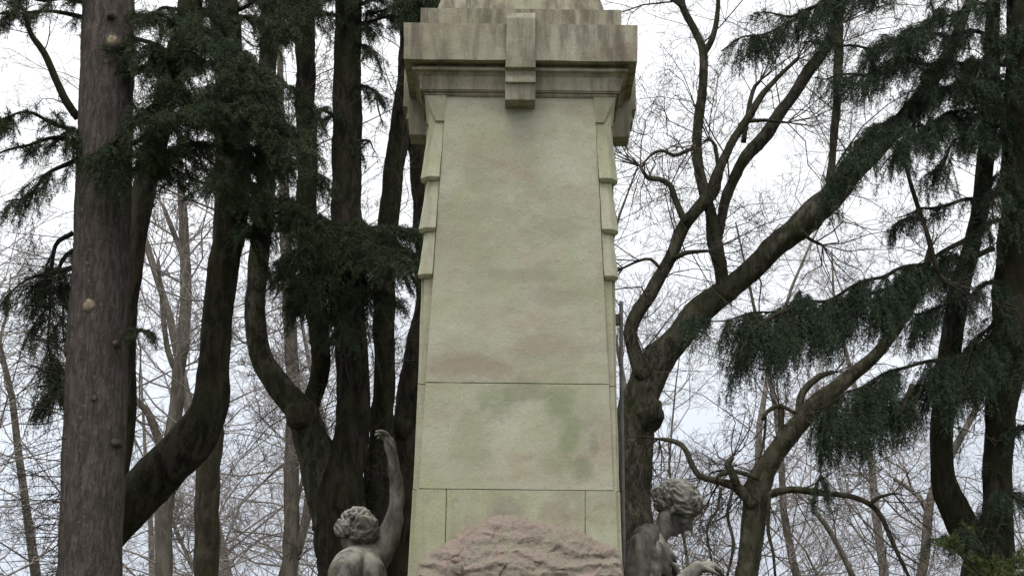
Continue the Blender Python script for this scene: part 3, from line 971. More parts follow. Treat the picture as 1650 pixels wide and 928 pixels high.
# raised arm
sh = pl(604, 902, 0.12); el_ = pl(637, 822, 0.10); wr = pl(633, 738, 0.02)
B.limb([sh, pl(622, 872, 0.12), pl(633, 846, 0.11), el_], [0.086, 0.074, 0.060, 0.046])
B.limb([el_, pl(640, 790, 0.08), wr], [0.046, 0.042, 0.032])
hand_into(B, wr, (-0.22, -0.10, 0.95), (-0.9, -0.25, -0.2), 0.225, 0.62, 0.15, -1)
# lowered near arm
s2, e2, w2 = pl(553, 920, -0.22), pl(540, 1000, -0.26), pl(575, 1055, -0.30)
B.limb([s2, (s2 + e2) / 2, e2], [0.085, 0.074, 0.058]); B.limb([e2, w2], [0.056, 0.040])
hand_into(B, w2, (0.7, -0.1, -0.5), (0.3, 0.2, -0.6), 0.18, 0.6, 0.1, 1)
for dy, dx in ((-0.10, 0.0), (0.10, 0.06)):
    B.limb([hip + Vector((0, dy, 0)), Vector((hip.x + 0.05 + dx, YL + dy, ZB + 0.55)), Vector((hip.x + dx, YL + dy, ZB + 0.08))], [0.12, 0.085, 0.055])
    B.limb([Vector((hip.x + dx - 0.03, YL + dy, ZB + 0.045)), Vector((hip.x + dx + 0.18, YL + dy, ZB + 0.03))], [0.045, 0.03])
B.fuse('body', M['statue'], sl_, 0.0085, 3, lambda p: 0.006 * mnoise.noise(p * 14))
hair_mesh('hair', PH_(-0.06, 0, 0.20), hrot, (0.47 * S, 0.43 * S, 0.40 * S), sl_, 8.0, 30, 0.014,
          extra=((PH_(-0.28, 0.05, -0.10), (0.20 * S, 0.32 * S, 0.26 * S)), (PH_(0.18, 0, 0.30), (0.24 * S, 0.32 * S, 0.2 * S)), (PH_(-0.02, 0.28, 0.02), (0.24 * S, 0.12 * S, 0.26 * S)), (PH_(-0.02, -0.28, 0.02), (0.24 * S, 0.12 * S, 0.26 * S))))
B = Body()
for i in range(11):
    a_ = i / 11 * 2 * math.pi
    ca, sa = math.cos(a_), math.sin(a_)
    B.limb([waist + Vector((0.11 * ca, 0.11 * sa, 0)), hip + Vector((0.15 * ca, 0.17 * sa, 0)), Vector((hip.x + 0.03 + 0.20 * ca, YL + 0.22 * sa, ZB + 0.7)), Vector((hip.x + 0.04 + 0.24 * ca, YL + 0.26 * sa, ZB + 0.06))], [0.06, 0.085, 0.085, 0.075])
B.ell(Vector((hip.x + .03, YL, ZB + 0.7)), (0.2, 0.22, 0.62))
B.fuse('robe', M['statue'], sl_, 0.014, 3, robe_disp)


# ------------------------------------------------------------------ trees: traced limbs, grown twigs, needle sprays
RS = np.random.RandomState(11)


def trace(pts, Y, ground=False, yend=None):
    """[(px, py, width px)] -> array (n,4) of world x, y, z, radius. Y may drift to yend"""
    out = []
    n_ = len(pts)
    for i, (x, y, w) in enumerate(pts):
        Yi = Y if yend is None else Y + (yend - Y) * i / max(1, n_ - 1)
        p = at(x, y, Yi)
        out.append((p.x, p.y, p.z, w / 2 / ppm(p)))
    if ground:
        a = out[0]; b = out[1]
        dx = (a[0] - b[0]) / max(0.3, abs(a[2] - b[2]))
        z = a[2]
        out.insert(0, (a[0] + dx * z * 0.4, a[1], 0.35, a[3] * 1.12))
        out.insert(0, (a[0] + dx * z * 0.45, a[1], -0.15, a[3] * 1.5))
    return np.array(out)


def limb_mesh(paths, sides=14, step=0.06, rough=0.07, seed=0, ribs=0.0, kink=0.12):
    parts = []
    for i, p in enumerate(paths):
        Q = catmull(p, step)
        Q[:, 3] = np.maximum(Q[:, 3], 0.003)
        sd_ = sides if Q[:, 3].max() > 0.05 else max(7, sides // 2)
        # gentle natural kinks
        rs = np.random.RandomState(seed * 31 + i)
        n_ = len(Q)
        s = np.arange(n_) * step
        for ax in (0, 1, 2):
            amp = Q[:, 3] * kink
            Q[:, ax] += amp * (np.sin(s * rs.uniform(3, 7) + rs.uniform(0, 6)) + 0.6 * np.sin(s * rs.uniform(9, 15) + rs.uniform(0, 6))) * 0.5
        parts.append(tube(Q[:, :3], Q[:, 3], sd_, rough, seed * 17 + i, ribs))
    return merge(parts)


def grow(out, p, d, L, r, lvl, rs, trop=0.12, wig=0.28, kids=(7, 6, 5), ratio=0.5, npts=6, minr=0.0016, spread=(0.6, 1.1)):
    """recursive bare branching; appends polylines (pts, r0, r1)"""
    pts = [p]; q_ = p.copy(); dd = d / np.linalg.norm(d)
    st = L / (npts - 1)
    dirs = [dd]
    for i in range(npts - 1):
        dd = dd + rs.normal(0, wig, 3) + np.array([0, 0, trop])
        dd /= np.linalg.norm(dd)
        q_ = q_ + dd * st
        pts.append(q_); dirs.append(dd)
    pts = np.array(pts)
    out.append((pts, r, max(minr, r * 0.35)))
    if lvl <= 0:
        return
    nk = kids[min(lvl, len(kids)) - 1]
    nk = max(1, int(round(nk * rs.uniform(0.7, 1.3))))
    for k_ in range(nk):
        t = rs.uniform(0.15, 1.0)
        x = t * (npts - 1); i = min(int(x), npts - 2); f = x - i
        pp = pts[i] * (1 - f) + pts[i + 1] * f
        base = dirs[i]
        rnd = rs.normal(0, 1, 3); rnd -= base * rnd.dot(base); rnd /= np.linalg.norm(rnd) + 1e-9
        a_ = rs.uniform(*spread)
        nd = base * math.cos(a_) + rnd * math.sin(a_)
        grow(out, pp, nd, L * ratio * rs.uniform(0.6, 1.25) * (1.1 - 0.45 * t), max(minr, r * (1 - 0.6 * t) * 0.55), lvl - 1, rs, trop, wig, kids, ratio, npts, minr, spread)


def twigs_on(paths, per_m, length, lvl, seed, r=0.008, trop=0.05, wig=0.25, kids=(5, 5, 4), minr=0.0018, rmax=None, down=0.0, zmin=None):
    """side twigs along traced limbs"""
    rs = np.random.RandomState(seed)
    out = []
    for p in paths:
        Q = catmull(p, 0.1)
        for i in range(1, len(Q) - 1):
            if zmin and Q[i, 2] < zmin:
                continue
            if rs.rand() < per_m * 0.1:
                T = Q[i + 1, :3] - Q[i - 1, :3]; T /= np.linalg.norm(T) + 1e-9
                rnd = rs.normal(0, 1, 3); rnd -= T * rnd.dot(T); rnd /= np.linalg.norm(rnd)
                d = T * rs.uniform(0.2, 0.8) + rnd + np.array([0, 0, -down])
                L = rs.uniform(*length)
                grow(out, Q[i, :3].copy(), d, L, min(r * L, Q[i, 3] * 0.6), lvl, rs, trop, wig, kids, 0.5, 6, minr)
        # the ends carry on as twigs
        T = Q[-1, :3] - Q[-3, :3]
        for _ in range(4):
            grow(out, Q[-1, :3].copy(), T / np.linalg.norm(T) + rs.normal(0, 0.35, 3), length[1] * rs.uniform(0.5, 0.9), min(0.007, Q[-1, 3] * 0.6), lvl, rs, trop, wig + 0.1, kids, 0.5, 6, minr)
    return out


class Needles:
    """boughs of drooping needle sprays, vectorised"""
    def __init__(self, seed):
        self.rs = np.random.RandomState(seed); self.thin = 0.82 if seed == 6 else 0.86
        self.tw, self.P, self.T, self.S = [], [], [], []
        self.limbs = []

    def bough(self, path, spread=0.45, hang=0.5, dens=1.0, sub=0.14, subhang=0.6, start=0.08, r0=None, nl=0.034, tip=True):
        rs = self.rs
        Q = catmull(path, 0.04)
        n0_ = len(Q)
        if r0:
            Q[:, 3] = np.linspace(r0, r0 * 0.2, n0_)
        sl = np.arange(n0_) * 0.04
        for ax, am in ((0, 0.015), (1, 0.05), (2, 0.022)):
            Q[:, ax] += am * np.clip(sl / 0.4, 0, 1) * (np.sin(sl * rs.uniform(4, 7) + rs.uniform(0, 6)) + 0.6 * np.sin(sl * rs.uniform(10, 17) + rs.uniform(0, 6)))
        self.limbs.append(Q)
        L_tot = np.linalg.norm(np.diff(Q[:, :3], axis=0), axis=1).sum()
        nb = int(L_tot / 0.022 * dens * self.thin)
        # clusters along the bough, so that fans and tassels part and gaps open between them
        nc = max(3, int(L_tot / 0.15))
        ct = start + (1 - start) * (np.arange(nc) + rs.uniform(-0.4, 0.9, nc)) / nc
        cs = rs.uniform(0.35, 1.35, nc); cz = rs.uniform(-0.45, 0.55, nc)
        ci = rs.choice(nc, nb, p=cs / cs.sum())
        t = np.clip(ct[ci] + rs.normal(0, 0.030 / L_tot ** 0.5 / 1.2, nb), start * 0.6, 1)
        x = t * (n0_ - 1); i = np.minimum(x.astype(int), n0_ - 2); f = (x - i)[:, None]
        p = Q[i, :3] * (1 - f) + Q[i + 1, :3] * f
        T = Q[i + 1, :3] - Q[i, :3]; T /= np.linalg.norm(T, axis=1, keepdims=True) + 1e-9
        z = np.array([0, 0, 1.0])
        side = np.cross(T, z); side /= np.linalg.norm(side, axis=1, keepdims=True) + 1e-9
        side *= np.where(rs.rand(nb) < 0.5, -1, 1)[:, None]
        prof = 0.35 + 0.65 * np.sin(np.pi * np.clip(t * 0.85 + 0.12, 0, 1)) ** 0.8
        # clumping along the bough so that gaps open between fans
        cl = cs[ci] * rs.uniform(0.8, 1.1, nb)
        L = spread * prof * np.clip(cl, 0.2, 1.45) * rs.uniform(0.5, 1.15, nb)
        d = side * rs.uniform(0.35, 1.0, (nb, 1)) + T * rs.uniform(0.2, 0.9, (nb, 1)) + z * (cz[ci][:, None] + rs.uniform(-0.25, 0.40, (nb, 1)))
        d /= np.linalg.norm(d, axis=1, keepdims=True)
        s = np.linspace(0, 1, 6)[None, :, None]
        hg = hang * rs.uniform(0.5, 1.3, nb)
        B_ = p[:, None, :] + d[:, None, :] * L[:, None, None] * s - z * (hg * L)[:, None, None] * s ** 2
        for b_ in range(nb):
            self.tw.append((B_[b_], 0.0030, 0.0012))
        # sub sprays
        ns = int(np.ceil(L.mean() / 0.020))
        bi = rs.choice(nb, nb * ns, p=L / L.sum())
        u = rs.rand(len(bi)) ** 0.85
        x = u * 5; i = np.minimum(x.astype(int), 4); f = (x - i)[:, None]
        p2 = B_[bi, i] * (1 - f) + B_[bi, i + 1] * f
        T2 = B_[bi, i + 1] - B_[bi, i]; T2 /= np.linalg.norm(T2, axis=1, keepdims=True) + 1e-9
        sd2 = np.cross(T2, z); sd2 /= np.linalg.norm(sd2, axis=1, keepdims=True) + 1e-9
        sd2 *= np.where(rs.rand(len(bi)) < 0.5, -1, 1)[:, None]
        L2 = sub * rs.uniform(0.4, 1.25, len(bi)) * (1.1 - 0.5 * u)
        d2 = T2 * rs.uniform(0.5, 1.0, (len(bi), 1)) + sd2 * rs.uniform(0.2, 0.9, (len(bi), 1)) - z * subhang * rs.uniform(0.3, 1.3, (len(bi), 1)) + rs.normal(0, 0.12, (len(bi), 3))
        d2 /= np.linalg.norm(d2, axis=1, keepdims=True)
        s4 = np.linspace(0, 1, 4)[None, :, None]
        S_ = p2[:, None, :] + d2[:, None, :] * L2[:, None, None] * s4 - z * (0.5 * subhang * L2)[:, None, None] * s4 ** 2
        # needle roots along sub sprays and branchlets
        def samp(arr, lens, per_m):
            nn_ = np.maximum(1, (lens * per_m).astype(int))
            idx = np.repeat(np.arange(len(arr)), nn_)
            k_ = arr.shape[1] - 1
            u_ = rs.rand(len(idx)) * k_; i_ = np.minimum(u_.astype(int), k_ - 1); f_ = (u_ - i_)[:, None]
            P_ = arr[idx, i_] * (1 - f_) + arr[idx, i_ + 1] * f_
            T_ = arr[idx, i_ + 1] - arr[idx, i_]
            T_ /= np.linalg.norm(T_, axis=1, keepdims=True) + 1e-9
            self.P.append(P_); self.T.append(T_); self.S.append(np.full(len(P_), nl))
        samp(S_, L2, 250)
        samp(B_, L, 220)

    def build(self, tree, needle_mat, bark, width=0.0046, limb_name='bough'):
        rs = self.rs
        P = np.vstack(self.P); T = np.vstack(self.T); S_ = np.concatenate(self.S)
        n_ = len(P)
        rnd = rs.normal(0, 1, (n_, 3)); rnd /= np.linalg.norm(rnd, axis=1, keepdims=True)
        d = T * 0.55 + rnd * 0.75; d /= np.linalg.norm(d, axis=1, keepdims=True)
        w = np.cross(d, rs.normal(0, 1, (n_, 3))); w /= np.linalg.norm(w, axis=1, keepdims=True) + 1e-9
        ln = S_ * rs.uniform(0.7, 1.3, n_)
        a = P + w * width / 2; b = P - w * width / 2; c = P + d * ln[:, None]
        V_ = np.stack([a, b, c], 1).reshape(-1, 3)
        o = obj('foliage', V_, [np.arange(n_ * 3).reshape(-1, 3)], needle_mat, tree)
        v_, q_ = twig_mesh(self.tw)
        obj('twigs', v_, [q_], bark, tree)
        for k_, Q in enumerate(self.limbs):
            v_, q_, t_ = tube(Q[:, :3], np.maximum(Q[:, 3], 0.004), 8, 0.08, k_)
            obj(limb_name, v_, [q_, t_], bark, tree, True)
        return n_


def bp(pts, Y0, Y1, r0=0.022):
    """bough path from pixels with depth running from the trunk (Y0) towards or away (Y1)"""
    n_ = len(pts)
    return np.array([(*at(x, y, Y0 + (Y1 - Y0) * i / (n_ - 1)), r0 * (1 - 0.8 * i / (n_ - 1))) for i, (x, y) in enumerate(pts)])


def tree_obj(name, label, cat, base, group=None):
    return thing(name, label, cat, (float(base[0]), float(base[1]), 0.0), group)


def trunk(tree, path, mat, seed, sides=26, rough=0.035, ribs=0.035, step=0.05, name='trunk', kink=0.12):
    v_, q_, t_ = limb_mesh([path], sides, step, rough, seed, ribs, kink)
    return obj(name, v_, [q_, t_], mat, tree, True)


NEEDLES = 0
# --- 1. big fir on the left
Y1 = 12.0
p = trace([(144, 960, 102), (147, 850, 100), (152, 700, 100), (158, 560, 98), (163, 430, 94), (168, 260, 87), (173, 80, 82), (177, -60, 78), (182, -300, 66), (187, -700, 40), (190, -950, 12)], Y1, True)
fir = tree_obj('fir_tree', 'large fir with straight scaly brown trunk and pale cut knots, leftmost thick trunk', 'tree', p[0], 'conifers beside the monument')
trunk(fir, p, M['fir_bark'], 1, 56, 0.022, 0.022, 0.03, kink=0.02)
for (x, y, w) in ((181, 65, 20), (143, 491, 24), (178, 22, 8), (139, 567, 9), (186, 552, 8), (118, 832, 14), (185, 712, 10), (134, 690, 8), (106, 566, 9), (150, 640, 9)):
    dxk = min(0.95, abs(x - (176 - 0.0345 * y)) / 48)
    Yk = Y1 - 0.225 * math.sqrt(1 - dxk ** 2) - 0.012
    c = at(x, y, Yk)
    r_ = w / 2 / ppm(c)
    dv = np.array([(x - 160) / 260.0, -1.0, 0.12]); dv /= np.linalg.norm(dv)
    Pk = np.array(c)[None, :] + dv[None, :] * np.array([-0.10, -0.025, 0.002, 0.005])[:, None]
    v_, q_, t_ = tube(Pk, np.array([r_ * 1.9, r_ * 1.6, r_ * 1.15, r_ * 0.95]), 14, 0.12, x)
    knot = obj('branch_knot', v_, [q_, t_], M['fir_bark'], fir, True)
    if w > 11:
        Pk = np.array(c)[None, :] + dv[None, :] * np.array([0.002, 0.0095])[:, None]
        v_, q_, t_ = tube(Pk, np.array([r_ * 0.88, r_ * 0.80]), 14, 0.06, x + 1)
        obj('cut_face', v_, [q_, t_], M['wood'], knot)
N = Needles(1)
NB = N.bough
NB(bp([(205, 125), (255, 95), (320, 78), (390, 90), (425, 115)], Y1, 10.9), 0.42, 0.35, 1.3)
NB(bp([(200, 215), (250, 172), (320, 145), (390, 145), (435, 165)], Y1, 10.8), 0.40, 0.35, 1.4)
NB(bp([(190, 250), (240, 212), (320, 190), (400, 200), (460, 222), (500, 245)], Y1, 10.7), 0.38, 0.40, 1.5)
NB(bp([(185, 260), (180, 235), (215, 205), (280, 180), (350, 180)], Y1 - .2, 10.8), 0.36, 0.5, 1.3)
NB(bp([(200, 60), (260, 70), (320, 105), (380, 120)], Y1, 11.4), 0.45, 0.45, 1.0)
NB(bp([(190, 290), (215, 270), (270, 250), (330, 255), (390, 275)], Y1, 11.0), 0.38, 0.5, 1.0)
NB(bp([(140, 30), (95, 20), (40, 18), (-30, 30)], Y1, 11.8), 0.25, 0.55, 0.8)
NB(bp([(140, 5), (100, -5), (50, -10), (-20, -10)], Y1, 11.5), 0.3, 0.5, 0.9)
NB(bp([(135, 215), (85, 200), (35, 185), (-30, 192)], Y1, 11.4), 0.30, 0.3, 1.0)
NB(bp([(130, 232), (80, 226), (25, 236), (-35, 252)], Y1, 11.5), 0.34, 0.35, 1.2)
NB(bp([(128, 255), (90, 278), (50, 305), (5, 325)], Y1, 11.7), 0.30, 0.6, 0.7)
NB(bp([(118, 375), (88, 395), (78, 450), (82, 540), (92, 640)], Y1 + .1, 12.1), 0.30, 0.7, 1.3, 0.18, 1.0)
NB(bp([(120, 430), (85, 440), (45, 450), (15, 475)], Y1, 12.0), 0.20, 0.7, 0.6)
NB(bp([(205, 540), (225, 535), (245, 545)], Y1, 11.7), 0.10, 0.5, 0.8)
NB(bp([(208, 235), (200, 225), (190, 245), (182, 280)], Y1 - .25, 11.4), 0.24, 0.8, 1.4)
NB(bp([(215, 250), (300, 235), (380, 240), (450, 265)], Y1, 11.2), 0.42, 0.5, 1.0)
NB(bp([(125, 400), (100, 420), (95, 480), (100, 560)], Y1 + .1, 12.2), 0.24, 0.7, 1.0, 0.18, 1.0)
NB(bp([(200, 20), (250, 30), (310, 50), (360, 40)], Y1, 11.4), 0.4, 0.5, 1.0)
NEEDLES += N.build(fir, M['needle'], M['dark_bark'])
q = trace([(126, 190, 13), (108, 165, 13), (88, 125, 12), (70, 85, 11), (50, 55, 9), (40, 20, 8)], Y1, yend=11.6)
v_, q_, t_ = limb_mesh([q], 10, 0.05, 0.08, 5)
obj('dead_limb', v_, [q_, t_], M['mid_bark'], fir, True)
tw = twigs_on([q], 6, (0.2, 0.6), 2, 5, 0.012)
# long level dead twigs reaching left from the trunk
rs = np.random.RandomState(77)
for i in range(70):
    y = rs.uniform(400, 925)
    a = at(125 + rs.uniform(-10, 60), y, Y1)
    grow(tw, np.array(a), np.array([-1.0, rs.uniform(-.5, .6), rs.uniform(-0.15, 0.3)]), rs.uniform(0.4, 0.95), 0.006, 2, rs, -0.04, 0.14, (4, 4), 0.45)
v_, q_ = twig_mesh(tw)
obj('bare_twigs', v_, [q_], M['twig'], fir)

# --- 2. dark leaning trunk right behind the fir, with an elbow
Y2 = 13.0
p = trace([(120, 960, 70), (165, 860, 72), (215, 806, 72), (268, 752, 72), (316, 702, 72), (340, 645, 60), (348, 560, 50), (355, 460, 49), (368, 380, 50), (376, 300, 52), (378, 200, 50), (366, 80, 48), (355, -60, 46), (350, -400, 32), (352, -700, 10)], Y2, False)
p = np.vstack([[p[0, 0] - 0.1, Y2, -0.1, 0.24], p])
elbow = tree_obj('conifer_tree', 'dark mossy conifer whose trunk bends at a sharp elbow behind the large fir', 'tree', p[0], 'conifers beside the monument')
trunk(elbow, p, M['dark_bark'], 2, 22, 0.06)
N = Needles(2); NB = N.bough
NB(bp([(370, 290), (410, 300), (455, 325), (500, 350), (545, 380)], Y2, 12.2), 0.34, 0.5, 2.4)
NB(bp([(375, 270), (430, 262), (480, 268), (525, 285)], Y2, 12.1), 0.30, 0.55, 1.1)
NB(bp([(375, 330), (420, 345), (470, 360), (520, 392)], Y2, 12.5), 0.26, 0.7, 1.3)
NB(bp([(372, 60), (340, 30), (300, 15), (250, 25)], Y2, 12.3), 0.32, 0.5, 1.2)
NB(bp([(372, 20), (420, 0), (470, -5), (520, 10)], Y2, 12.3), 0.32, 0.5, 1.2)
NB(bp([(370, 310), (330, 300), (300, 275), (265, 265)], Y2, 12.4), 0.25, 0.5, 0.7)
NB(bp([(380, 150), (440, 140), (490, 165), (528, 205)], Y2, 12.4), 0.13, 0.6, 1.4)
NB(bp([(372, 310), (420, 320), (470, 340), (530, 372)], Y2, 12.0), 0.28, 0.5, 1.4)
NB(bp([(372, 40), (400, 25), (440, 35), (470, 60)], Y2, 12.1), 0.34, 0.6, 1.1)
NB(bp([(374, 350), (400, 370), (420, 410), (430, 450)], Y2, 12.5), 0.2, 0.8, 1.0)
NEEDLES += N.build(elbow, M['needle'], M['dark_bark'])

# --- 3. slim dark trunk leaning between them
Y3 = 13.8
p = trace([(160, 960, 26), (184, 820, 26), (203, 700, 26), (208, 520, 26), (214, 440, 28), (226, 350, 34), (240, 270, 38), (262, 180, 40), (290, 80, 40), (310, -20, 40), (330, -300, 30), (340, -600, 8)], Y3, True)
slim = tree_obj('conifer_tree', 'slim dark trunk leaning right just behind the large fir', 'tree', p[0], 'conifers beside the monument')
trunk(slim, p, M['dark_bark'], 3, 18, 0.06)
N = Needles(3); NB = N.bough
NB(bp([(300, 20), (260, 10), (230, 30), (205, 55)], Y3, 13.0), 0.2, 0.5, 0.8)
NB(bp([(300, 0), (360, -25), (420, -20), (470, 10)], Y3, 13.2), 0.3, 0.5, 1.0)
NEEDLES += N.build(slim, M['needle'], M['dark_bark'])

# --- 4. conifer with the straight central trunk, foliage hanging before it
Y6 = 14.5
p = trace([(548, 960, 84), (546, 860, 82), (550, 780, 76), (566, 700, 56), (568, 600, 54), (564, 500, 52), (560, 400, 50), (556, 300, 48), (560, 150, 46), (562, 0, 42), (564, -250, 32), (566, -600, 10)], Y6, True)
fork = [trace([(540, 850, 70), (520, 760, 66), (500, 702, 58), (480, 660, 46), (447, 622, 42), (420, 575, 36), (412, 520, 34), (416, 440, 33), (424, 350, 30), (430, 200, 30), (432, 60, 28), (432, -150, 22), (432, -400, 8)], Y6),
        trace([(494, 690, 30), (502, 650, 30), (515, 600, 30), (514, 540, 32), (504, 470, 34), (498, 380, 32), (494, 250, 32), (492, 100, 32), (490, -50, 30), (488, -350, 10)], Y6 + 0.1),
        trace([(572, 960, 50), (592, 880, 50), (606, 800, 48), (613, 740, 44), (615, 680, 38), (618, 600, 34), (620, 500, 36), (622, 400, 33), (632, 300, 33), (645, 210, 32), (655, 120, 30), (660, 0, 28), (662, -300, 10)], Y6 + 0.25)]
mult = tree_obj('conifer_tree', 'dark mossy tree forking into several upright trunks left of the monument', 'tree', p[0], 'conifers beside the monument')
trunk(mult, p, M['dark_bark'], 4, 24, 0.06)
for i, f in enumerate(fork):
    trunk(mult, f, M['plane_bark'] if i == 0 else M['dark_bark'], 41 + i, 18, 0.07, name='limb')
# sawn-off burl on the left limb
c = np.array(at(478, 672, Y6 - 0.12))
v_, q_, t_ = tube(c[None, :] + np.array([[0.14, 0.08, 0.03], [0.04, 0, 0], [-0.05, -.02, -0.01], [-0.09, -0.02, -0.02]]), np.array([0.10, 0.115, 0.105, 0.06]), 18, 0.30, 3)
obj('burl', v_, [q_, t_], M['mid_bark'], mult, True)
N = Needles(4); NB = N.bough
NB(bp([(560, 400), (530, 380), (490, 400), (460, 440)], Y6, 13.2), 0.32, 0.6, 1.2)
NB(bp([(560, 390), (590, 372), (630, 370), (685, 388)], Y6, 13.2), 0.30, 0.6, 1.4)
NB(bp([(558, 400), (560, 378), (575, 385), (600, 410), (640, 430)], Y6, 13.0), 0.36, 0.7, 1.5)
NB(bp([(556, 420), (545, 400), (520, 410), (500, 440), (490, 480)], Y6, 13.0), 0.36, 0.7, 1.4)
NB(bp([(560, 470), (555, 440), (560, 450), (590, 470), (640, 490)], Y6, 13.3), 0.34, 0.8, 1.3)
NB(bp([(555, 440), (540, 430), (545, 460), (550, 510), (555, 540)], Y6, 13.2), 0.30, 0.9, 1.2)
NB(bp([(560, 20), (600, 0), (650, -5), (700, 5), (725, 0)], Y6, 13.6), 0.30, 0.5, 1.2)
NB(bp([(560, 10), (530, -10), (480, 0), (440, 20)], Y6, 13.6), 0.32, 0.5, 1.1)
NB(bp([(560, 70), (585, 75), (605, 95), (615, 130)], Y6, 14.0), 0.14, 0.8, 0.8)
NB(bp([(570, 140), (590, 140), (608, 165), (618, 200)], Y6, 14.0), 0.15, 0.8, 0.9)
NB(bp([(560, 40), (620, 30), (660, 25)], Y6, 14.2), 0.2, 0.8, 0.8)
NB(bp([(545, 190), (520, 180), (490, 200), (465, 235)], Y6, 14.0), 0.16, 0.6, 0.9)
NB(bp([(555, 230), (590, 225), (605, 250)], Y6, 14.2), 0.12, 0.6, 0.6)
NB(bp([(560, 425), (590, 400), (630, 400), (660, 430)], Y6, 13.0), 0.34, 0.8, 1.2)
NB(bp([(556, 470), (530, 450), (500, 470), (485, 510)], Y6, 13.2), 0.28, 0.9, 1.1)
NB(bp([(560, 0), (620, -15), (670, -5), (700, 15)], Y6, 13.4), 0.30, 0.6, 1.2)
NB(bp([(560, 30), (520, 20), (480, 30), (450, 60)], Y6, 13.6), 0.28, 0.6, 1.0)
NEEDLES += N.build(mult, M['needle'], M['dark_bark'])
tw = twigs_on(fork + [p], 5, (0.3, 1.0), 2, 8, 0.008, 0.0, 0.2, down=0.1)
v_, q_ = twig_mesh(tw); obj('bare_twigs', v_, [q_], M['twig'], mult)

# --- 5. dark mossy trunk hidden behind the shaft's left edge
Y9 = 15.0
p = trace([(650, 960, 74), (652, 840, 72), (658, 720, 66), (672, 600, 52), (690, 480, 44), (690, 380, 42), (682, 280, 44), (674, 180, 48), (668, 80, 46), (668, -100, 40), (668, -500, 10)], Y9, True)
hid = tree_obj('conifer_tree', 'dark mossy trunk close behind the left edge of the stone shaft', 'tree', p[0], 'conifers beside the monument')
trunk(hid, p, M['dark_bark'], 6, 22, 0.07)
l_ = trace([(660, 700, 50), (642, 690, 40), (630, 680, 26)], Y9 - .1)
trunk(hid, l_, M['dark_bark'], 61, 16, 0.09, name='limb')
N = Needles(5)
N.bough(bp([(668, 60), (690, 30), (705, 10), (720, 0)], Y9, 14.0), 0.2, 0.6, 0.8)
N.bough(bp([(668, 20), (640, 10), (600, 20), (580, 50)], Y9, 14.2), 0.2, 0.6, 0.8)
N.bough(bp([(680, 380), (660, 372), (640, 385), (620, 410)], Y9, 14.2), 0.2, 0.6, 0.8)
NEEDLES += N.build(hid, M['needle'], M['dark_bark'])

# --- 6. large bare tree right of the shaft
Y10 = 14.0
p = trace([(1022, 960, 84), (1018, 860, 78), (1016, 770, 66), (1022, 690, 62), (1036, 630, 58), (1058, 580, 50), (1092, 540, 44), (1135, 496, 42), (1190, 454, 37), (1255, 393, 38), (1318, 335, 42), (1362, 290, 36), (1420, 235, 30), (1480, 160, 24), (1540, 60, 18), (1590, -80, 10)], Y10, True, yend=None)
br = [trace([(1040, 612, 30), (1024, 575, 27), (1014, 535, 24), (1030, 500, 25), (1056, 460, 25), (1078, 420, 22), (1098, 370, 23), (1126, 335, 22), (1150, 308, 24), (1160, 270, 18), (1180, 228, 16), (1210, 180, 13), (1240, 140, 10), (1285, 95, 6)], Y10 - .1),
      trace([(1165, 478, 26), (1160, 440, 25), (1154, 392, 27), (1146, 352, 20), (1132, 305, 19), (1123, 245, 17), (1129, 170, 18), (1133, 92, 16), (1118, 45, 13), (1098, 0, 12), (1080, -60, 8)], Y10),
      trace([(1153, 395, 20), (1163, 350, 17), (1183, 285, 19), (1228, 222, 22), (1278, 152, 20), (1312, 106, 20), (1338, 62, 19), (1354, 0, 20), (1368, -90, 14), (1380, -250, 5)], Y10 + .1),
      trace([(1335, 318, 16), (1343, 245, 13), (1347, 180, 14), (1350, 110, 17), (1354, 40, 18)], Y10 - .05),
      trace([(1104, 358, 14), (1090, 325, 12), (1080, 300, 11), (1062, 290, 10), (1044, 287, 8), (1032, 268, 5)], Y10 - .2),
      trace([(1122, 236, 8), (1103, 245, 7), (1085, 251, 7), (1068, 243, 6), (1052, 248, 5), (1038, 262, 3)], Y10 - .2),
      trace([(1085, 417, 10), (1105, 408, 9), (1122, 406, 8), (1141, 405, 6)], Y10 - .2),
      trace([(1205, 196, 8), (1235, 195, 7), (1268, 198, 4)], Y10 - .1),
      trace([(1133, 90, 12), (1148, 62, 11), (1156, 20, 9), (1158, -40, 6)], Y10 + .1),
      trace([(1118, 42, 9), (1100, 12, 9), (1075, -6, 7)], Y10),
      trace([(1040, 698, 14), (1044, 684, 34), (1045, 664, 44), (1042, 645, 34), (1040, 632, 14)], Y10 - .12),
      trace([(1062, 432, 6), (1048, 418, 6), (1030, 420, 5), (1004, 432, 4)], Y10 - .2),
      trace([(1290, 370, 10), (1305, 385, 7), (1325, 395, 5)], Y10 - .2),
      trace([(1198, 230, 9), (1212, 150, 8), (1225, 130, 6)], Y10 + .2),
      trace([(1158, 272, 7), (1152, 235, 7), (1142, 225, 5)], Y10 + .1)]
bare = tree_obj('bare_tree', 'large dark leafless tree with wide forking limbs just right of the monument', 'tree', p[0], 'leafless trees')
trunk(bare, p, M['plane_bark'], 7, 26, 0.11)
for i, b_ in enumerate(br):
    b_ = b_.copy(); b_[:, 3] *= 1.0 if i == 10 else 0.9
    trunk(bare, b_, M['plane_bark'], 70 + i, 16, 0.26 if i == 10 else 0.13, name='burl' if i == 10 else 'limb', step=0.03 if i == 10 else 0.045, kink=0.3)
br.pop(10)
tw = twigs_on(br + [p], 5.0, (0.35, 1.2), 2, 9, 0.006, 0.03, 0.28, (5, 5, 4), 0.0014, zmin=2.6)
tw += twigs_on(br + [p], 1.5, (0.8, 1.7), 3, 10, 0.006, 0.06, 0.25, (4, 5, 5), 0.0014, zmin=3.0)
v_, q_ = twig_mesh(tw); obj('twigs', v_, [q_], M['twig'], bare)

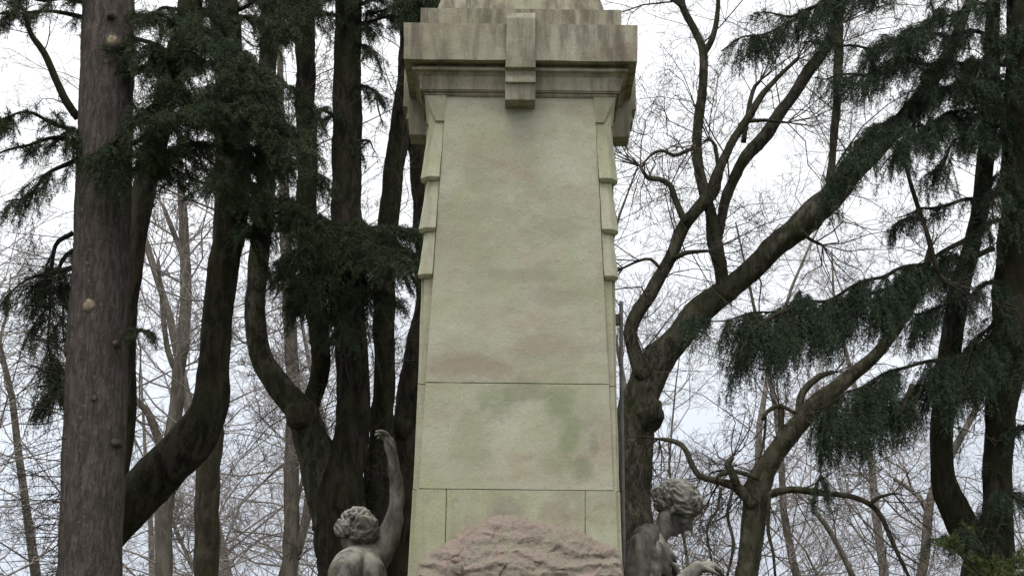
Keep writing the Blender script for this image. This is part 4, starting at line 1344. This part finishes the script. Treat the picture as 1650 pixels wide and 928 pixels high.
# --- 7. second bare tree further right
Y11 = 13.2
p = trace([(1203, 980, 40), (1207, 900, 37), (1214, 830, 38), (1224, 780, 40), (1246, 738, 32), (1276, 696, 31), (1315, 652, 29), (1360, 615, 24), (1420, 560, 20), (1480, 470, 16), (1500, 400, 12)], Y11, True)
br = [trace([(1215, 812, 24), (1188, 784, 20), (1160, 776, 14), (1130, 768, 12), (1115, 748, 11), (1104, 724, 10), (1090, 712, 10), (1062, 706, 6)], Y11 - .05),
      trace([(1225, 800, 22), (1245, 795, 16), (1275, 789, 14), (1315, 791, 13), (1362, 798, 11), (1398, 810, 10), (1420, 832, 9), (1440, 880, 8), (1465, 930, 7)], Y11 - .05),
      trace([(1262, 722, 14), (1258, 690, 12), (1256, 654, 11)], Y11),
      trace([(1228, 676, 6), (1236, 662, 8), (1256, 652, 9), (1276, 662, 8), (1290, 668, 7)], Y11 - .02),
      trace([(1185, 780, 16), (1176, 760, 15), (1172, 748, 13), (1181, 736, 9)], Y11 - .1),
      trace([(1172, 762, 10), (1158, 766, 8), (1155, 772, 4)], Y11 - .12),
      trace([(1222, 770, 9), (1200, 762, 9), (1180, 757, 8)], Y11 - .08),
      trace([(1290, 690, 18), (1285, 660, 16), (1292, 632, 14), (1320, 608, 12), (1345, 600, 8)], Y11 + .1),
      trace([(1234, 670, 5), (1232, 700, 5), (1225, 735, 4), (1212, 760, 4)], Y11),
      trace([(1400, 812, 7), (1418, 800, 6), (1440, 795, 4)], Y11 - .1),
      trace([(1240, 800, 7), (1236, 850, 7), (1246, 890, 6), (1250, 930, 5)], Y11 - .15),
      trace([(1180, 790, 6), (1172, 830, 6), (1182, 880, 6), (1172, 930, 5)], Y11 - .12),
      trace([(1162, 785, 6), (1156, 820, 5), (1140, 850, 5), (1146, 900, 4)], Y11 - .12)]
bare2 = tree_obj('bare_tree', 'smaller mossy leafless tree with twisted side limbs under the hanging cedar foliage', 'tree', p[0], 'leafless trees')
trunk(bare2, p, M['olive_bark'], 8, 22, 0.10)
for i, b_ in enumerate(br):
    b_ = b_.copy(); b_[:, 3] *= 0.86
    trunk(bare2, b_, M['olive_bark'], 90 + i, 12, 0.13, name='limb', step=0.04, kink=0.45)
tw = twigs_on([br[1], br[0]], 9, (0.3, 0.9), 2, 23, 0.008, -0.22, 0.28, (4, 4, 4), 0.0016, down=0.8)
tw += twigs_on(br + [p], 6, (0.25, 0.9), 2, 19, 0.007, -0.02, 0.3, (4, 5, 4), 0.0013, zmin=2.3, down=0.2)
v_, q_ = twig_mesh(tw); obj('twigs', v_, [q_], M['twig'], bare2)

# --- 8. cedar on the right, drooping boughs
Y12 = 12.5
p = trace([(1592, 980, 84), (1598, 900, 72), (1605, 840, 52), (1608, 760, 46), (1612, 680, 48), (1620, 600, 52), (1628, 480, 52), (1634, 350, 48), (1640, 200, 46), (1644, 50, 44), (1648, -150, 38), (1650, -500, 24), (1652, -800, 8)], Y12, True)
l2 = trace([(1590, 900, 56), (1562, 868, 50), (1538, 818, 46), (1520, 770, 38), (1516, 710, 36), (1524, 640, 38), (1532, 560, 38), (1544, 480, 34), (1562, 410, 30), (1580, 330, 28), (1592, 230, 26), (1598, 100, 24), (1602, -100, 18), (1606, -400, 6)], Y12 + .1)
l3 = trace([(1560, 872, 26), (1566, 850, 24), (1564, 838, 20)], Y12 - .05)
cedar = tree_obj('cedar_tree', 'tall dark cedar with drooping needle boughs and two black trunks', 'tree', p[0], 'conifers beside the monument')
trunk(cedar, p, M['dark_bark'], 9, 22, 0.06)
trunk(cedar, l2, M['dark_bark'], 95, 20, 0.07, name='limb')
trunk(cedar, l3, M['dark_bark'], 96, 14, 0.09, name='limb')
N = Needles(6); NB = N.bough
kw = dict(sub=0.17, subhang=1.0)
NB(bp([(1645, -10), (1580, 8), (1510, 30), (1445, 58)], Y12, 11.6), 0.28, 0.6, 1.0, **kw)
NB(bp([(1645, 80), (1570, 58), (1490, 58), (1410, 75), (1340, 70), (1290, 80)], Y12, 11.4), 0.24, 0.6, 1.0, **kw)
NB(bp([(1645, 110), (1570, 100), (1490, 104), (1420, 108), (1360, 118), (1315, 130)], Y12, 11.3), 0.26, 0.6, 1.1, **kw)
NB(bp([(1645, 125), (1575, 138), (1505, 155), (1445, 180), (1400, 215), (1368, 255), (1338, 300)], Y12, 11.3), 0.34, 0.6, 1.5, **kw)
NB(bp([(1640, 160), (1575, 172), (1510, 195), (1460, 230), (1425, 275)], Y12, 11.6), 0.34, 0.8, 1.3, **kw)
NB(bp([(1640, 190), (1585, 205), (1540, 235), (1510, 280)], Y12, 11.7), 0.3, 0.9, 1.1, **kw)
NB(bp([(1640, 60), (1610, 70), (1585, 100), (1560, 150)], Y12, 11.9), 0.3, 0.6, 1.1, **kw)
NB(bp([(1615, 312), (1555, 324), (1495, 338), (1440, 352)], Y12, 11.8), 0.10, 0.6, 0.8, sub=0.09, subhang=0.9)
NB(bp([(1490, 355), (1465, 350), (1440, 365), (1432, 385)], 12.1, 11.8), 0.14, 0.8, 0.9, sub=0.12, subhang=1)
NB(bp([(1640, 345), (1585, 368), (1535, 392), (1490, 424), (1430, 446), (1370, 462), (1310, 482), (1250, 504), (1190, 514), (1125, 508)], Y12, 11.0), 0.30, 0.85, 1.5, sub=0.2, subhang=1.2)
NB(bp([(1600, 400), (1540, 420), (1480, 445), (1420, 462), (1360, 490), (1300, 520), (1240, 545), (1200, 585)], Y12, 11.1), 0.26, 1.1, 1.0, sub=0.2, subhang=1.4)
NB(bp([(1300, 490), (1250, 508), (1215, 530), (1190, 580)], 11.4, 10.9), 0.24, 1.2, 1.2, sub=0.2, subhang=1.4)
NB(bp([(1640, 440), (1580, 470), (1520, 490), (1460, 500), (1400, 490)], Y12, 11.6), 0.28, 0.9, 0.9, **kw)
NB(bp([(1625, 520), (1565, 560), (1500, 585), (1430, 605), (1370, 625), (1310, 660)], Y12, 11.2), 0.34, 1.0, 1.4, sub=0.2, subhang=1.3)
NB(bp([(1610, 570), (1550, 600), (1480, 632), (1410, 665), (1345, 700)], Y12, 11.3), 0.30, 1.1, 1.1, sub=0.2, subhang=1.4)
NB(bp([(1360, 640), (1335, 670), (1322, 720), (1320, 780)], 11.4, 11.2), 0.16, 0.9, 1.1, sub=0.15, subhang=1.4)
NB(bp([(1400, 640), (1390, 690), (1385, 740)], 11.6, 11.4), 0.14, 0.9, 0.9, sub=0.15, subhang=1.4)
NB(bp([(1470, 620), (1455, 670), (1460, 720)], 11.7, 11.5), 0.14, 0.9, 0.9, sub=0.15, subhang=1.4)
NB(bp([(1640, 480), (1600, 520), (1570, 560), (1545, 610)], Y12, 11.9), 0.3, 0.8, 1.1, **kw)
NB(bp([(1630, 540), (1650, 560), (1680, 600)], Y12, 11.9), 0.3, 0.8, 1.0, **kw)
NB(bp([(1640, 260), (1620, 280), (1600, 320), (1590, 370)], Y12, 11.9), 0.22, 0.8, 1.0, **kw)
NB(bp([(1640, 300), (1660, 330), (1690, 370)], Y12, 11.9), 0.25, 0.8, 1.0, **kw)
NB(bp([(1640, 100), (1670, 120), (1700, 160)], Y12, 11.9), 0.25, 0.8, 1.0, **kw)
NB(bp([(1645, -60), (1540, -40), (1440, -35), (1360, -15), (1290, 25), (1215, 52), (1165, 85)], Y12, 11.2), 0.22, 0.7, 1.1, **kw)
NB(bp([(1400, -25), (1330, 10), (1270, 20), (1220, 30)], 11.7, 11.3), 0.2, 0.9, 0.8, **kw)
NB(bp([(1612, 690), (1640, 690), (1670, 710)], Y12, 12.0), 0.2, 0.8, 0.9, **kw)
NB(bp([(1610, 830), (1575, 850), (1530, 868), (1500, 880)], Y12, 11.8), 0.16, 0.6, 0.8, **kw)
NB(bp([(1610, 790), (1640, 800), (1680, 830)], Y12, 11.9), 0.22, 0.6, 0.9, **kw)
NEEDLES += N.build(cedar, M['cedar'], M['dark_bark'])
hb = trace([(1452, 232, 4), (1466, 290, 7), (1480, 335, 8), (1492, 372, 8), (1502, 410, 9), (1512, 440, 9)], Y12 - .6)
v_, q_, t_ = limb_mesh([hb], 9, 0.05, 0.08, 9); obj('dead_limb', v_, [q_, t_], M['mid_bark'], cedar, True)
tw = twigs_on([p, l2, hb], 4, (0.3, 0.9), 2, 29, 0.008, 0, 0.25, zmin=2.4)
v_, q_ = twig_mesh(tw); obj('bare_twigs', v_, [q_], M['twig'], cedar)

# --- 9. yellow-green conifer shrub in the lower right corner
ys = 10.8
base = at(1612, 928, ys)
shrub = thing('conifer_shrub', 'yellow green conifer shrub at the foot of the cedar', 'shrub', (base.x, ys, 0))
v_, q_, t_ = tube(np.array([[base.x, ys, -0.05], [base.x, ys, 1.2], [base.x + .03, ys, 2.6]]), np.array([0.07, 0.05, 0.01]), 10, 0.08, 2)
obj('stem', v_, [q_, t_], M['mid_bark'], shrub, True)
N = Needles(7)
rs = np.random.RandomState(5)
for i in range(44):
    a_ = rs.uniform(0, 6.28); z = rs.uniform(0.3, 2.55)
    L = 0.34 + 0.40 * (2.6 - z) / 2.3
    pts = np.array([[base.x, ys, z, 0.012], [base.x + 0.5 * L * math.cos(a_), ys + 0.5 * L * math.sin(a_), z + 0.16, 0.008], [base.x + L * math.cos(a_), ys + L * math.sin(a_), z + 0.30, 0.004]])
    N.bough(pts, 0.16, 0.1, 0.8, 0.10, 0.0)
N.build(shrub, M['shrub'], M['mid_bark'], 0.004)

# ------------------------------------------------------------------ far leafless trees
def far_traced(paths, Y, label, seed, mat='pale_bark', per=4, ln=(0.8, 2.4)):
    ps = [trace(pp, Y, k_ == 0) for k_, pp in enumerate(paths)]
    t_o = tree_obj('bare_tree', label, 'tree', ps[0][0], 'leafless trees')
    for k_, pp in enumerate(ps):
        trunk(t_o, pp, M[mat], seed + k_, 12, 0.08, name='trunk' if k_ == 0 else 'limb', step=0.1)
    tw = twigs_on(ps, per, ln, 3, seed, 0.007, 0.05, 0.2, (5, 5, 4), 0.003, zmin=3.0)
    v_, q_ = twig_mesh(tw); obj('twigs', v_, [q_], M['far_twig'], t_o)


far_traced([[(262, 960, 30), (264, 860, 28), (268, 780, 28), (272, 730, 26), (284, 660, 24), (288, 600, 20), (296, 540, 20), (300, 460, 18), (296, 380, 16), (292, 300, 12), (288, 200, 8)],
            [(268, 730, 14), (252, 700, 13), (236, 660, 12), (215, 640, 10), (205, 600, 8)],
            [(288, 610, 10), (270, 560, 9), (262, 500, 8), (255, 420, 6)],
            [(270, 800, 14), (292, 770, 14), (312, 720, 13), (326, 650, 12), (330, 560, 10)],
            [(297, 420, 9), (278, 370, 8), (262, 330, 6)]], 19.0, 'pale forked leafless tree seen between the large fir and the elbowed trunk', 201)
far_traced([[(330, 960, 42), (332, 860, 40), (336, 780, 40), (340, 700, 38), (346, 620, 36), (352, 500, 32), (358, 380, 28), (360, 200, 22), (362, 0, 14)]], 17.0, 'brown upright leafless trunk below the elbow of the dark bent trunk', 211, 'mid_bark', 3)
far_traced([[(466, 960, 27), (468, 880, 26), (470, 780, 25), (472, 700, 24), (470, 560, 22), (462, 420, 20), (455, 250, 14), (450, 60, 8)],
            [(476, 900, 16), (492, 840, 15), (500, 780, 14), (512, 700, 12)]], 19.5, 'pale slender leafless trunk left of the forked dark tree', 221, 'pale_bark', 4)
far_traced([[(1470, 1000, 16), (1490, 900, 16), (1500, 800, 14), (1540, 720, 12), (1580, 640, 10), (1600, 560, 8)],
            [(1500, 840, 9), (1480, 800, 8), (1440, 770, 6)], [(1375, 930, 10), (1340, 860, 9), (1310, 820, 7)]], 20.0, 'thin crooked leafless tree seen between the two cedar trunks', 231, 'pale_bark', 5)

# three kinds of full far tree, then copies, each of its own
def far_tree_meshes(seed, H):
    rs = np.random.RandomState(seed)
    main = []
    P_ = [np.array([0, 0, -0.2])]
    d = np.array([0, 0, 1.0])
    for i in range(12):
        d = d + np.append(rs.normal(0, 0.07 if H > 10 else 0.2, 2), 0); d /= np.linalg.norm(d)
        P_.append(P_[-1] + d * H / 12)
    P_ = np.array(P_)
    rad = np.linspace(0.17, 0.02, 13) * (1.0 if H > 10 else 0.42)
    trunk_m = tube(P_, rad, 10, 0.08, seed)
    tw = []
    for k_ in range(34):
        t = rs.uniform(0.10, 1.0); x = t * 12; i = min(int(x), 11); f = x - i
        pp = P_[i] * (1 - f) + P_[i + 1] * f
        a_ = rs.uniform(0, 6.28)
        L = H * (0.30 * (1 - t) + 0.12) * rs.uniform(0.7, 1.2)
        grow(tw, pp, np.array([math.cos(a_), math.sin(a_), rs.uniform(0.1, 0.9)]), L, 0.026 * (1 - t) + 0.010, 3, rs, 0.04, 0.20, (5, 5, 5), 0.50, 6, 0.0024, (0.45, 1.05))
    return trunk_m, twig_mesh(tw)


kinds = []
for s_, H in ((1, 15), (2, 17), (3, 13), (4, 9.5), (5, 8.5)):
    (v_, q_, t_), (v2, q2) = far_tree_meshes(300 + s_, H)
    m1 = mesh_np('far_trunk', v_, [q_, t_], True); m1.materials.append(M['pale_bark'])
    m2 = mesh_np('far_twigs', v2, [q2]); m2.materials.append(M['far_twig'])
    kinds.append((m1, m2))
spots = [(-40, 27, 0), (90, 34, 1), (250, 40, 2), (420, 33, 1), (560, 38, 0), (760, 40, 1), (940, 44, 2), (1090, 33, 2), (1210, 40, 1), (1330, 34, 0), (1470, 38, 2), (1600, 31, 1), (-140, 36, 2),
         (10, 33, 3), (385, 29, 4), (430, 31, 3), (600, 34, 3), (1080, 31, 4), (1160, 34, 3), (1400, 33, 4), (1640, 32, 4)]
for i, (px, Y, kd_) in enumerate(spots):
    x = at(px, 1000, Y).x
    side = 'left' if px < 700 else ('behind' if px < 1000 else 'right')
    lab = {'left': 'far leafless tree, its fine twigs webbing the sky left of the monument',
           'behind': 'far leafless tree hidden almost wholly behind the stone shaft',
           'right': 'far leafless tree, its fine twigs webbing the sky right of the monument'}[side]
    o = thing('bare_tree', lab, 'tree', (x, Y, 0), {'left': 'far leafless trees left of the monument', 'behind': 'far leafless trees behind the shaft', 'right': 'far leafless trees right of the monument'}[side])
    rs = np.random.RandomState(900 + i)
    o.rotation_euler = (0, 0, rs.uniform(0, 6.28))
    s_ = rs.uniform(0.8, 1.05); o.scale = (s_, s_, s_)
    for nm, me in (('trunk', kinds[kd_][0]), ('twigs', kinds[kd_][1])):
        c = bpy.data.objects.new(nm, me); COL.objects.link(c); c.parent = o
import sys
print(file=sys.stderr); print('needles', NEEDLES, 'twig faces', [len(k_[1].polygons) for k_ in kinds])
